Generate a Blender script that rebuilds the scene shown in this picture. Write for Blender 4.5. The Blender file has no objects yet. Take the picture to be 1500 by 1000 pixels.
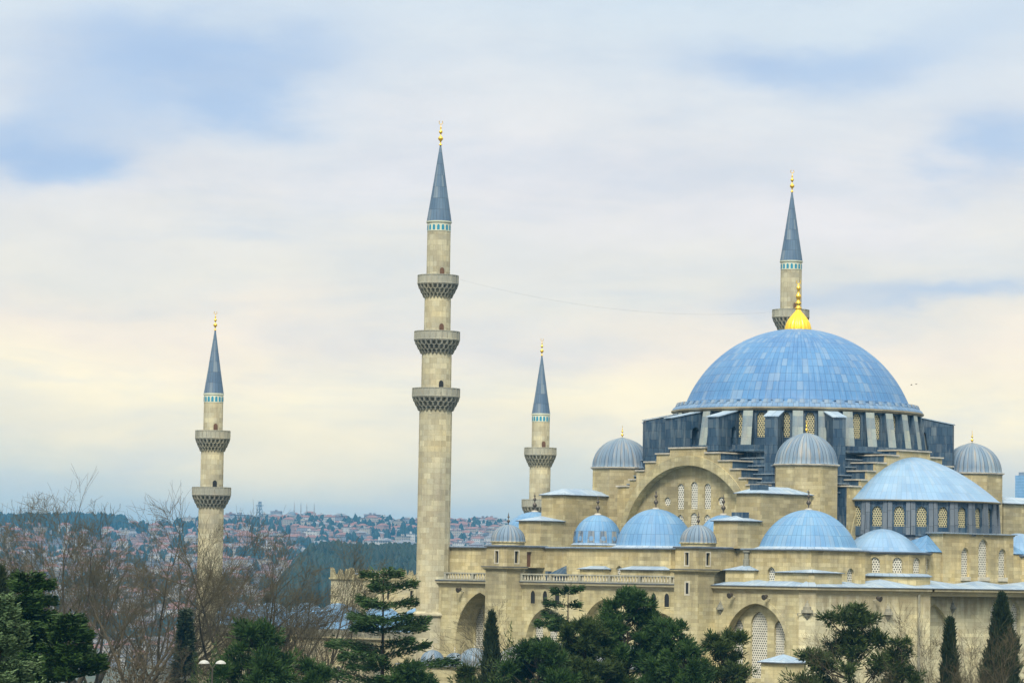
import bpy, math, random
import numpy as np
from mathutils import Vector, Matrix
from mathutils.geometry import tessellate_polygon

PI = math.pi
scene = bpy.context.scene
COL = scene.collection
random.seed(11)
rng = np.random.default_rng(11)

# ------------------------------------------------------------------ camera
CAM = Vector((260.134, -288.420, 24.321))
F_ = Vector((-0.72861358, 0.68144497, 0.06895654))
R_ = Vector((0.6838109, 0.72947242, 0.01651186))
U_ = Vector((0.03904997, -0.059184, 0.99748301))
FPX = 4929.9                                   # focal length in pixels of a 1500 px wide picture
cam_data = bpy.data.cameras.new('camera')
cam_data.sensor_width = 36.0
cam_data.lens = FPX / 1500.0 * 36.0
cam_data.clip_start = 1.0
cam_data.clip_end = 60000.0
cam = bpy.data.objects.new('camera', cam_data)
COL.objects.link(cam)
M = Matrix((R_, U_, -F_)).transposed().to_4x4()
M.translation = CAM
cam.matrix_world = M
scene.camera = cam
AZ0 = math.atan2(F_.y, F_.x)                   # heading of the view

# ------------------------------------------------------------------ exposure
EXPO = 1.35
scene.view_settings.view_transform = 'Standard'
scene.view_settings.look = 'None'
scene.view_settings.exposure = EXPO
scene.view_settings.gamma = 1.0
scene.render.film_transparent = False
try:
    scene.cycles.volume_bounces = 1
    scene.cycles.max_bounces = 6
    scene.cycles.diffuse_bounces = 3
    scene.cycles.transparent_max_bounces = 8
    scene.cycles.sample_clamp_indirect = 6.0
except Exception:
    pass

# ------------------------------------------------------------------ sun
SUN_DIR = Vector((0.42, -0.56, 0.72)).normalized()    # towards the sun
sd = bpy.data.lights.new('sun', 'SUN')
sd.energy = 1.5
sd.angle = math.radians(14)
sd.color = (1.0, 0.93, 0.80)
sun = bpy.data.objects.new('sun', sd)
COL.objects.link(sun)
sun.rotation_euler = SUN_DIR.to_track_quat('Z', 'Y').to_euler()

# ------------------------------------------------------------------ node helper
class NT:
    def __init__(s, tree):
        s.t = tree; s.n = tree.nodes; s.l = tree.links
    def node(s, typ, **kw):
        nd = s.n.new(typ)
        for k, v in kw.items():
            setattr(nd, k, v)
        return nd
    def put(s, sock, v):
        if v is None: return
        if hasattr(v, 'is_output'): s.l.new(v, sock)
        else:
            if isinstance(v, tuple) and len(v) == 3 and sock.type == 'RGBA': v = (*v, 1)
            sock.default_value = v
    def m(s, op, a, b=None, c=None, clamp=False):
        nd = s.node('ShaderNodeMath', operation=op, use_clamp=clamp)
        s.put(nd.inputs[0], a); s.put(nd.inputs[1], b); s.put(nd.inputs[2], c)
        return nd.outputs[0]
    def vm(s, op, a, b=None):
        nd = s.node('ShaderNodeVectorMath', operation=op)
        s.put(nd.inputs[0], a); s.put(nd.inputs[1], b)
        return nd.outputs[0]
    def comb(s, x, y, z):
        nd = s.node('ShaderNodeCombineXYZ')
        s.put(nd.inputs[0], x); s.put(nd.inputs[1], y); s.put(nd.inputs[2], z)
        return nd.outputs[0]
    def sep(s, v):
        nd = s.node('ShaderNodeSeparateXYZ'); s.put(nd.inputs[0], v)
        return nd.outputs
    def noise(s, vec, scale, detail=3.0, rough=0.55, dist=0.0):
        nd = s.node('ShaderNodeTexNoise')
        s.put(nd.inputs['Vector'], vec)
        nd.inputs['Scale'].default_value = scale; nd.inputs['Detail'].default_value = detail
        nd.inputs['Roughness'].default_value = rough; nd.inputs['Distortion'].default_value = dist
        return nd.outputs[0]
    def ramp(s, fac, stops, interp='LINEAR'):
        nd = s.node('ShaderNodeValToRGB'); nd.color_ramp.interpolation = interp
        s.put(nd.inputs[0], fac)
        el = nd.color_ramp.elements
        while len(el) < len(stops): el.new(0.5)
        for e, (p, c) in zip(el, stops):
            e.position = p
            e.color = (c, c, c, 1) if isinstance(c, (int, float)) else (*c, 1)
        return nd.outputs[0]
    def mix(s, fac, a, b, mode='MIX'):
        nd = s.node('ShaderNodeMix', data_type='RGBA', blend_type=mode)
        s.put(nd.inputs[0], fac); s.put(nd.inputs[6], a); s.put(nd.inputs[7], b)
        return nd.outputs[2]
    def mapr(s, v, a, b, c, d):
        nd = s.node('ShaderNodeMapRange')
        s.put(nd.inputs[0], v)
        for i, q in enumerate((a, b, c, d)): nd.inputs[i + 1].default_value = q
        return nd.outputs[0]

def lin(r, g, b):
    f = lambda c: (c / 255 / 12.92) if c / 255 <= 0.04045 else ((c / 255 + 0.055) / 1.055) ** 2.4
    return (f(r), f(g), f(b))

# ------------------------------------------------------------------ sky
world = bpy.data.worlds.new('World')
scene.world = world
world.use_nodes = True
w = NT(world.node_tree)
w.n.clear()
out = w.node('ShaderNodeOutputWorld')
bg = w.node('ShaderNodeBackground')
w.l.new(bg.outputs[0], out.inputs[0])
tc = w.node('ShaderNodeTexCoord').outputs['Generated']
dx, dy, dz = w.sep(tc)
az = w.m('ARCTAN2', w.m('SUBTRACT', w.m('MULTIPLY', dx, math.sin(AZ0)), w.m('MULTIPLY', dy, math.cos(AZ0))),
         w.m('ADD', w.m('MULTIPLY', dx, math.cos(AZ0)), w.m('MULTIPLY', dy, math.sin(AZ0))))   # bearing, clockwise from the view heading
el = w.m('ARCSINE', dz)
sky = w.node('ShaderNodeTexSky', sky_type='NISHITA')
sky.sun_disc = False
sky.sun_elevation = math.asin(SUN_DIR.z)
sky.sun_rotation = math.atan2(SUN_DIR.x, SUN_DIR.y)
clear = w.mix(1.0, sky.outputs[0], (0.08, 0.08, 0.08), 'MULTIPLY')
# cloud deck: bearing/elevation coordinates bent by noise so that cloud edges are ragged
wob = w.comb(w.m('MULTIPLY', az, 9.0), w.m('MULTIPLY', el, 22.0), 0.0)
n1 = w.noise(wob, 1.3, 6.0, 0.55)
n2 = w.noise(w.vm('ADD', wob, (7.3, 2.1, 4.0)), 1.3, 6.0, 0.55)
n3 = w.noise(w.vm('ADD', wob, (1.3, 9.1, 2.0)), 2.6, 7.0, 0.6)
azw = w.m('ADD', az, w.m('MULTIPLY', w.m('SUBTRACT', n1, 0.5), 0.085))
elw = w.m('ADD', el, w.m('MULTIPLY', w.m('SUBTRACT', n2, 0.5), 0.045))
K = 2.0 ** -EXPO
def SC(r, g, b, k=1.0):
    c = lin(r, g, b); return tuple(x * K * k for x in c)
def blob(px, py, sx, sy, amp):
    a0 = (px - 750) / FPX; e0 = (846 - py) / FPX
    x = w.m('DIVIDE', w.m('SUBTRACT', azw, a0), sx / FPX)
    y = w.m('DIVIDE', w.m('SUBTRACT', elw, e0), sy / FPX)
    q = w.m('ADD', w.m('MULTIPLY', x, x), w.m('MULTIPLY', y, y))
    return w.m('MULTIPLY', w.m('POWER', 2.718, w.m('MULTIPLY', q, -0.5)), amp)
def total(lst):
    r = None
    for b in lst:
        r = b if r is None else w.m('ADD', r, b)
    return r
base = w.ramp(w.mapr(elw, -0.02, 0.20, 0.0, 1.0), [
    (0.00, SC(222, 226, 206)), (0.12, SC(232, 232, 212)), (0.20, SC(238, 234, 216)), (0.265, SC(255, 238, 202, 1.17)),
    (0.33, SC(255, 238, 200, 1.25)), (0.40, SC(255, 238, 216, 1.09)), (0.48, SC(246, 239, 226)), (0.62, SC(240, 236, 234)), (0.76, SC(232, 235, 238)), (1.0, SC(210, 228, 240))])
blue = total([blob(250, 95, 190, 62, 0.95), blob(95, 235, 95, 42, 1.0), blob(380, 150, 70, 30, 0.3),
              blob(1185, 85, 170, 42, 0.8), blob(1480, 225, 80, 48, 0.8), blob(1110, 250, 120, 30, 0.25),
              blob(1190, 455, 130, 26, 0.55), blob(1420, 430, 90, 16, 0.6), blob(370, 366, 70, 9, 0.3),
              blob(720, 365, 110, 22, 0.22), blob(1460, 20, 90, 40, 0.3), blob(80, 585, 60, 6, 0.25)])
grain = w.m('MULTIPLY', w.m('SUBTRACT', n3, 0.5), 0.7)
bm = w.ramp(w.m('ADD', blue, w.m('MULTIPLY', grain, 0.55)), [(0.05, 0.0), (1.15, 1.0)], 'EASE')
c1 = w.mix(bm, base, SC(181, 203, 233))
puff = total([blob(560, 215, 150, 70, 0.6), blob(900, 300, 230, 55, 0.7), blob(1290, 310, 160, 60, 0.6), blob(250, 300, 120, 25, 0.5)])
pm = w.ramp(w.m('ADD', puff, grain), [(0.25, 0.0), (1.0, 1.0)], 'EASE')
c2 = w.mix(w.m('MULTIPLY', pm, 0.6), c1, SC(244, 238, 240))
n4 = w.noise(w.comb(w.m('MULTIPLY', az, 7.0), w.m('MULTIPLY', el, 34.0), 3.7), 1.6, 7.0, 0.6, 0.4)
c2 = w.mix(w.ramp(n4, [(0.46, 0.0), (0.72, 0.42)]), c2, SC(206, 217, 232))
soft = w.ramp(n3, [(0.3, (0.925, 0.94, 0.965)), (0.7, (1.045, 1.035, 1.015))])
c2 = w.mix(1.0, c2, soft, 'MULTIPLY')
# an overcast sky is brightest overhead
hi = w.mapr(el, 0.17, 0.55, 0.0, 1.0)
c2 = w.mix(hi, c2, SC(242, 234, 214))
up = w.ramp(w.mapr(el, 0.16, 1.3, 0.0, 1.0), [(0.0, 1.0), (0.35, 1.8), (1.0, 2.45)])
c3 = w.mix(1.0, c2, up, 'MULTIPLY')
cover = w.mapr(el, 0.2, 1.0, 0.95, 0.90)
fin = w.mix(cover, clear, c3)
w.l.new(fin, bg.inputs[0])
bg.inputs[1].default_value = 1.0

# ------------------------------------------------------------------ materials
def newmat(name):
    m = bpy.data.materials.new(name); m.use_nodes = True
    t = NT(m.node_tree)
    b = t.n['Principled BSDF']
    return m, t, b

def uvn(t):
    return t.node('ShaderNodeTexCoord').outputs['UV']

def obj(t):
    return t.node('ShaderNodeTexCoord').outputs['Object']

def stone(name, ca, cb, bw=1.25, rh=0.47, streak=0.35, stain=(0.10, 0.085, 0.06), mortar=0.95, rough=0.85, top=None, topk=0.3):
    ca = (ca[0] * .88, ca[1] * .985, ca[2] * 1.04); cb = (cb[0] * .88, cb[1] * .985, cb[2] * 1.04)
    m, t, b = newmat(name)
    uv = uvn(t)
    br = t.node('ShaderNodeTexBrick'); t.l.new(uv, br.inputs['Vector'])
    br.inputs['Scale'].default_value = 1.0
    br.inputs['Color1'].default_value = (*ca, 1); br.inputs['Color2'].default_value = (*cb, 1)
    br.inputs['Mortar'].default_value = (ca[0] * mortar * .8, ca[1] * mortar * .78, ca[2] * mortar * .75, 1)
    br.inputs['Mortar Size'].default_value = 0.012; br.inputs['Mortar Smooth'].default_value = 0.6
    br.inputs['Brick Width'].default_value = bw; br.inputs['Row Height'].default_value = rh
    br.inputs['Bias'].default_value = 0.0; br.offset = 0.5
    br2 = t.node('ShaderNodeTexBrick'); t.l.new(uv, br2.inputs['Vector'])
    br2.inputs['Scale'].default_value = 1.0; br2.inputs['Mortar Size'].default_value = 0.0
    br2.inputs['Brick Width'].default_value = bw * 1.0; br2.inputs['Row Height'].default_value = rh
    br2.inputs['Color1'].default_value = (0.82, 0.82, 0.85, 1); br2.inputs['Color2'].default_value = (1.15, 1.12, 1.05, 1)
    br2.offset = 0.5; br2.offset_frequency = 3; br2.squash = 1.4; br2.squash_frequency = 2
    c = t.mix(0.7, br.outputs[0], t.mix(1.0, br.outputs[0], br2.outputs[0], 'MULTIPLY'))
    o = obj(t)
    big = t.ramp(t.noise(o, 0.22, 5.0, 0.6), [(0.30, (0.74, 0.75, 0.79)), (0.5, (1, 1, 1)), (0.70, (1.18, 1.12, 1.0))])
    c = t.mix(1.0, c, big, 'MULTIPLY')
    pink = t.ramp(t.noise(o, 0.55, 4.0, 0.6), [(0.56, 0.0), (0.72, 1.0)])
    c = t.mix(t.m('MULTIPLY', pink, 0.16), c, (0.50, 0.37, 0.22))
    u, v, _ = t.sep(uv)
    sv = t.comb(t.m('MULTIPLY', u, 1.15), t.m('MULTIPLY', v, 0.10), 0.0)
    sn = t.noise(sv, 1.0, 5.0, 0.62)
    if top is not None:      # soot washed down from the cornice, fading away from it
        sn = t.m('ADD', sn, t.m('MULTIPLY', t.mapr(v, top - 3.2, top, 0.0, 1.0), topk))
    st = t.ramp(sn, [(0.52, 0.0), (0.74, 1.0)])
    c = t.mix(t.m('MULTIPLY', st, streak), c, stain)
    pale = t.ramp(t.noise(t.comb(t.m('MULTIPLY', u, 0.8), t.m('MULTIPLY', v, 0.12), 5.0), 1.0, 4.0, 0.6), [(0.55, 0.0), (0.75, 1.0)])
    c = t.mix(t.m('MULTIPLY', pale, streak * .6), c, (0.52, 0.49, 0.40))
    fine = t.ramp(t.noise(o, 6.0, 4.0, 0.7), [(0.3, 0.88), (0.7, 1.08)])
    c = t.mix(1.0, c, fine, 'MULTIPLY')
    t.l.new(c, b.inputs['Base Color'])
    b.inputs['Roughness'].default_value = rough
    b.inputs['Specular IOR Level'].default_value = 0.2
    bp = t.node('ShaderNodeBump'); bp.inputs['Strength'].default_value = 0.35; bp.inputs['Distance'].default_value = 0.02
    t.l.new(t.m('ADD', t.m('MULTIPLY', br.outputs[1], -1.0), t.m('MULTIPLY', t.noise(o, 5.0, 4.0), 0.5)), bp.inputs['Height'])
    t.l.new(bp.outputs[0], b.inputs['Normal'])
    return m

def lead(name, ca, cb, sw, sh, offset=0.0, streak=0.3, stain=(0.30, 0.29, 0.26), rough=0.42, seam=0.45, metal=0.25, seamw=0.03, spread=0.25):
    m, t, b = newmat(name)
    uv = uvn(t)
    br = t.node('ShaderNodeTexBrick'); t.l.new(uv, br.inputs['Vector'])
    br.inputs['Scale'].default_value = 1.0
    br.inputs['Color1'].default_value = (*ca, 1); br.inputs['Color2'].default_value = (*cb, 1)
    br.inputs['Mortar'].default_value = tuple(x * seam for x in ca) + (1,)
    br.inputs['Mortar Size'].default_value = seamw; br.inputs['Mortar Smooth'].default_value = 0.6
    br.inputs['Brick Width'].default_value = sw; br.inputs['Row Height'].default_value = sh
    br.offset = offset
    # a few odd sheets: patched with bright or dull new lead
    u, v, _ = t.sep(uv)
    cell = t.comb(t.m('FLOOR', t.m('DIVIDE', u, sw)), t.m('FLOOR', t.m('DIVIDE', v, sh)), 3.0)
    wn = t.node('ShaderNodeTexWhiteNoise', noise_dimensions='3D'); t.l.new(cell, wn.inputs[0])
    odd = t.ramp(wn.outputs[0], [(0.80, 0.0), (0.86, 1.0)], 'LINEAR')
    c = t.mix(t.m('MULTIPLY', odd, spread), br.outputs[0], (0.36, 0.40, 0.40))
    o = obj(t)
    big = t.ramp(t.noise(o, 0.30, 4.0, 0.6), [(0.3, (0.82, 0.85, 0.90)), (0.7, (1.14, 1.1, 1.04))])
    c = t.mix(1.0, c, big, 'MULTIPLY')
    sv = t.comb(t.m('MULTIPLY', u, 2.0), t.m('MULTIPLY', v, 0.28), 0.0)
    st = t.ramp(t.noise(sv, 1.0, 5.0, 0.6), [(0.50, 0.0), (0.72, 1.0)])
    c = t.mix(t.m('MULTIPLY', st, streak), c, stain)
    t.l.new(c, b.inputs['Base Color'])
    b.inputs['Metallic'].default_value = metal; b.inputs['Specular IOR Level'].default_value = 0.25
    rr = t.ramp(t.noise(o, 1.2, 3.0), [(0.3, rough - 0.08), (0.7, rough + 0.12)])
    t.l.new(rr, b.inputs['Roughness'])
    bp = t.node('ShaderNodeBump'); bp.inputs['Strength'].default_value = 0.4; bp.inputs['Distance'].default_value = 0.03
    t.l.new(t.m('ADD', t.m('MULTIPLY', br.outputs[1], 0.6), t.m('MULTIPLY', t.noise(o, 2.5, 3.0), 0.6)), bp.inputs['Height'])
    t.l.new(bp.outputs[0], b.inputs['Normal'])
    return m

def grille(name, solid, hole, px, py, r):
    """pierced plaster window screen: staggered round openings"""
    m, t, b = newmat(name)
    u, v, _ = t.sep(uvn(t))
    row = t.m('DIVIDE', v, py)
    odd = t.m('MODULO', t.m('FLOOR', t.m('ADD', row, 1000.0)), 2.0)
    x = t.m('ADD', t.m('DIVIDE', u, px), t.m('MULTIPLY', odd, 0.5))
    fx = t.m('MULTIPLY', t.m('SUBTRACT', t.m('FRACT', t.m('ADD', x, 1000.0)), 0.5), px)
    fy = t.m('MULTIPLY', t.m('SUBTRACT', t.m('FRACT', t.m('ADD', row, 1000.0)), 0.5), py)
    d = t.m('SQRT', t.m('ADD', t.m('MULTIPLY', fx, fx), t.m('MULTIPLY', fy, fy)))
    k = t.ramp(t.m('DIVIDE', d, r), [(0.82, 0.0), (1.0, 1.0)])
    nz = t.ramp(t.noise(obj(t), 1.5, 3.0), [(0.3, 0.85), (0.7, 1.1)])
    c = t.mix(1.0, t.mix(k, hole, solid), nz, 'MULTIPLY')
    t.l.new(c, b.inputs['Base Color'])
    b.inputs['Roughness'].default_value = 0.6
    bp = t.node('ShaderNodeBump'); bp.inputs['Strength'].default_value = 0.8; bp.inputs['Distance'].default_value = 0.04
    t.l.new(k, bp.inputs['Height']); t.l.new(bp.outputs[0], b.inputs['Normal'])
    return m

def plain(name, col, rough=0.7, metal=0.0, var=0.2, scale=1.0, spec=0.3):
    m, t, b = newmat(name)
    n = t.ramp(t.noise(obj(t), scale, 4.0, 0.6), [(0.3, 1 - var), (0.7, 1 + var)])
    t.l.new(t.mix(1.0, (*col,), n, 'MULTIPLY'), b.inputs['Base Color'])
    b.inputs['Roughness'].default_value = rough; b.inputs['Metallic'].default_value = metal
    b.inputs['Specular IOR Level'].default_value = spec
    return m

def foliage(name, dark, light, rough=0.6, scale=0.5):
    m, t, b = newmat(name)
    gi = t.node('ShaderNodeNewGeometry')
    rnd = gi.outputs['Random Per Island']
    n = t.noise(obj(t), scale, 3.0)
    f = t.m('ADD', t.m('MULTIPLY', rnd, 0.6), t.m('MULTIPLY', t.m('SUBTRACT', n, 0.3), 1.0), clamp=True)
    t.l.new(t.mix(f, dark, light), b.inputs['Base Color'])
    b.inputs['Roughness'].default_value = rough
    b.inputs['Specular IOR Level'].default_value = 0.25
    return m

MT = {}
MT['wall'] = stone('cream_ashlar', (0.475, 0.385, 0.215), (0.585, 0.49, 0.30), streak=0.38, top=23.3, topk=.22, bw=1.1, rh=0.40)
MT['wall_stained'] = stone('stained_ashlar', (0.55, 0.465, 0.30), (0.64, 0.56, 0.385), streak=0.60, top=23.3, topk=.34, stain=(0.19, 0.155, 0.09), bw=1.1, rh=0.40)
MT['upper'] = stone('upper_ashlar', (0.475, 0.37, 0.195), (0.615, 0.495, 0.295), streak=0.36, top=27.2, topk=.24, bw=1.1, rh=0.42)
MT['shaft'] = stone('shaft_ashlar', (0.425, 0.355, 0.235), (0.54, 0.47, 0.335), streak=0.36, bw=0.9, rh=0.62, stain=(0.26, 0.22, 0.16))
MT['grey'] = stone('grey_carved_stone', (0.34, 0.31, 0.25), (0.42, 0.385, 0.31), streak=0.35, bw=0.7, rh=0.9, stain=(0.16, 0.15, 0.12))
MT['corbel'] = stone('sooty_carved_stone', (0.25, 0.23, 0.185), (0.34, 0.31, 0.25), streak=0.40, bw=0.5, rh=0.5, stain=(0.10, 0.095, 0.08))
MT['rib'] = stone('drum_rib_stone', (0.20, 0.25, 0.29), (0.33, 0.35, 0.33), streak=0.65, bw=3.0, rh=1.2, stain=(0.12, 0.15, 0.19))
MT['brown'] = stone('brown_stone', (0.34, 0.28, 0.20), (0.40, 0.33, 0.24), streak=0.4)
MT['court'] = stone('court_ashlar', (0.46, 0.38, 0.25), (0.53, 0.45, 0.30), streak=0.35, bw=1.1, rh=0.45)
MT['dome'] = lead('great_dome_lead', (0.066, 0.182, 0.385), (0.080, 0.202, 0.41), 2 * PI * 12.8 / 112, 1.12, 0.0, streak=0.42, stain=(0.22, 0.31, 0.42), spread=0.17, seam=0.5, metal=0.0, rough=0.55)
MT['blue'] = lead('aisle_dome_lead', (0.10, 0.235, 0.43), (0.135, 0.28, 0.475), 0.55, 1.35, 0.0, streak=0.32, stain=(0.24, 0.32, 0.42), spread=0.14, seam=0.5, seamw=0.022, metal=0.0, rough=0.55)
MT['pale'] = lead('pale_roof_lead', (0.23, 0.33, 0.46), (0.31, 0.41, 0.53), 0.8, 1.6, 0.5, streak=0.4, stain=(0.36, 0.37, 0.35), spread=0.2, metal=0.0, rough=0.6)
MT['old'] = lead('old_dark_lead', (0.018, 0.048, 0.095), (0.048, 0.090, 0.142), 0.62, 0.95, 0.5, streak=0.6, stain=(0.19, 0.23, 0.25), spread=0.10, rough=0.55, metal=0.0, seam=0.5, seamw=0.025)
MT['patch'] = lead('patched_lead', (0.10, 0.15, 0.22), (0.26, 0.28, 0.28), 0.4, 0.9, 0.5, streak=0.6, metal=0.0)
MT['fluted'] = lead('fluted_lead', (0.12, 0.19, 0.28), (0.18, 0.25, 0.33), 0.5, 5.0, 0.0, streak=0.6, stain=(0.40, 0.34, 0.25), spread=0.0, seam=0.45, seamw=0.05, metal=0.0, rough=0.55)
MT['spire'] = lead('spire_lead', (0.07, 0.125, 0.205), (0.10, 0.165, 0.25), 0.42, 1.35, 0.0, streak=0.3, stain=(0.24, 0.27, 0.31), spread=0.25, seam=0.6, metal=0.0, rough=0.5)
MT['pale_blue'] = lead('half_dome_lead', (0.17, 0.31, 0.50), (0.22, 0.36, 0.55), 0.6, 1.5, 0.0, streak=0.25, spread=0.12, seam=0.75, seamw=0.022)
MT['skirt'] = lead('skirt_lead', (0.10, 0.20, 0.36), (0.15, 0.25, 0.40), 0.6, 3.0, 0.0, streak=0.4, spread=0.1, stain=(0.26, 0.30, 0.33), metal=0.0, rough=0.6)
MT['greylead'] = lead('grey_pilaster_lead', (0.085, 0.115, 0.155), (0.13, 0.16, 0.20), 3.0, 1.8, 0.5, streak=0.5, stain=(0.20, 0.22, 0.23), spread=0.0, metal=0.0, rough=0.6)
MT['ledge_lead'] = lead('ledge_lead', (0.20, 0.28, 0.37), (0.27, 0.34, 0.42), 0.8, 2.0, 0.5, streak=0.5)
MT['tileband'] = plain('pale_tile_band', (0.50, 0.54, 0.44), 0.5, 0, 0.15)
MT['ledge'] = plain('weathered_coping', (0.40, 0.38, 0.33), 0.7, var=0.3, scale=0.8)
MT['trim'] = plain('lead_eave_edge', (0.10, 0.12, 0.15), 0.5, 0.2, 0.3)
MT['gold'] = plain('gilded_copper', (0.85, 0.55, 0.08), 0.28, 0.85, 0.12, 3.0)
MT['goldbulb'] = plain('gilded_dome_bulb', (0.95, 0.64, 0.06), 0.33, 0.75, 0.12, 3.0)
MT['bronze'] = plain('dark_bronze', (0.09, 0.08, 0.07), 0.5, 0.5, 0.3)
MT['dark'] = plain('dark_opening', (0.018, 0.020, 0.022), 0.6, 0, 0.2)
MT['door'] = plain('painted_door', (0.12, 0.065, 0.04), 0.6, 0, 0.3)
MT['frame'] = plain('pale_stone_frame', (0.46, 0.44, 0.36), 0.8, 0, 0.2, 2.0)
MT['white_grille'] = grille('plaster_screen', (0.58, 0.57, 0.50), (0.08, 0.09, 0.085), 0.28, 0.25, 0.088)
MT['gold_grille'] = grille('gilt_screen', (0.46, 0.42, 0.25), (0.05, 0.065, 0.06), 0.27, 0.24, 0.10)
MT['bluetile'] = plain('turquoise_tile', (0.03, 0.22, 0.34), 0.3, 0, 0.2)
MT['white'] = plain('white_enamel', (0.36, 0.38, 0.38), 0.35, 0, 0.05)
MT['bark'] = plain('grey_bark', (0.055, 0.047, 0.030), 0.9, 0, 0.45, 2.0)
MT['twig'] = plain('brown_twigs', (0.080, 0.072, 0.040), 0.9, 0, 0.35, 0.5)
MT['twigred'] = plain('reddish_twigs', (0.078, 0.067, 0.038), 0.9, 0, 0.35, 0.5)
MT['darkbark'] = plain('dark_bark', (0.05, 0.038, 0.028), 0.9, 0, 0.4, 2.0)
MT['cedar'] = foliage('cedar_needles', (0.006, 0.024, 0.007), (0.045, 0.092, 0.018))
MT['pine'] = foliage('pine_needles', (0.007, 0.020, 0.004), (0.050, 0.078, 0.014))
MT['cypress'] = foliage('cypress_scales', (0.008, 0.017, 0.007), (0.030, 0.046, 0.016))
MT['spruce'] = foliage('blue_spruce_needles', (0.020, 0.052, 0.022), (0.140, 0.215, 0.095))
MT['green'] = foliage('dark_green_needles', (0.005, 0.020, 0.004), (0.038, 0.086, 0.012))
MT['brush'] = foliage('brown_leaves', (0.035, 0.028, 0.014), (0.095, 0.072, 0.036))

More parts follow.
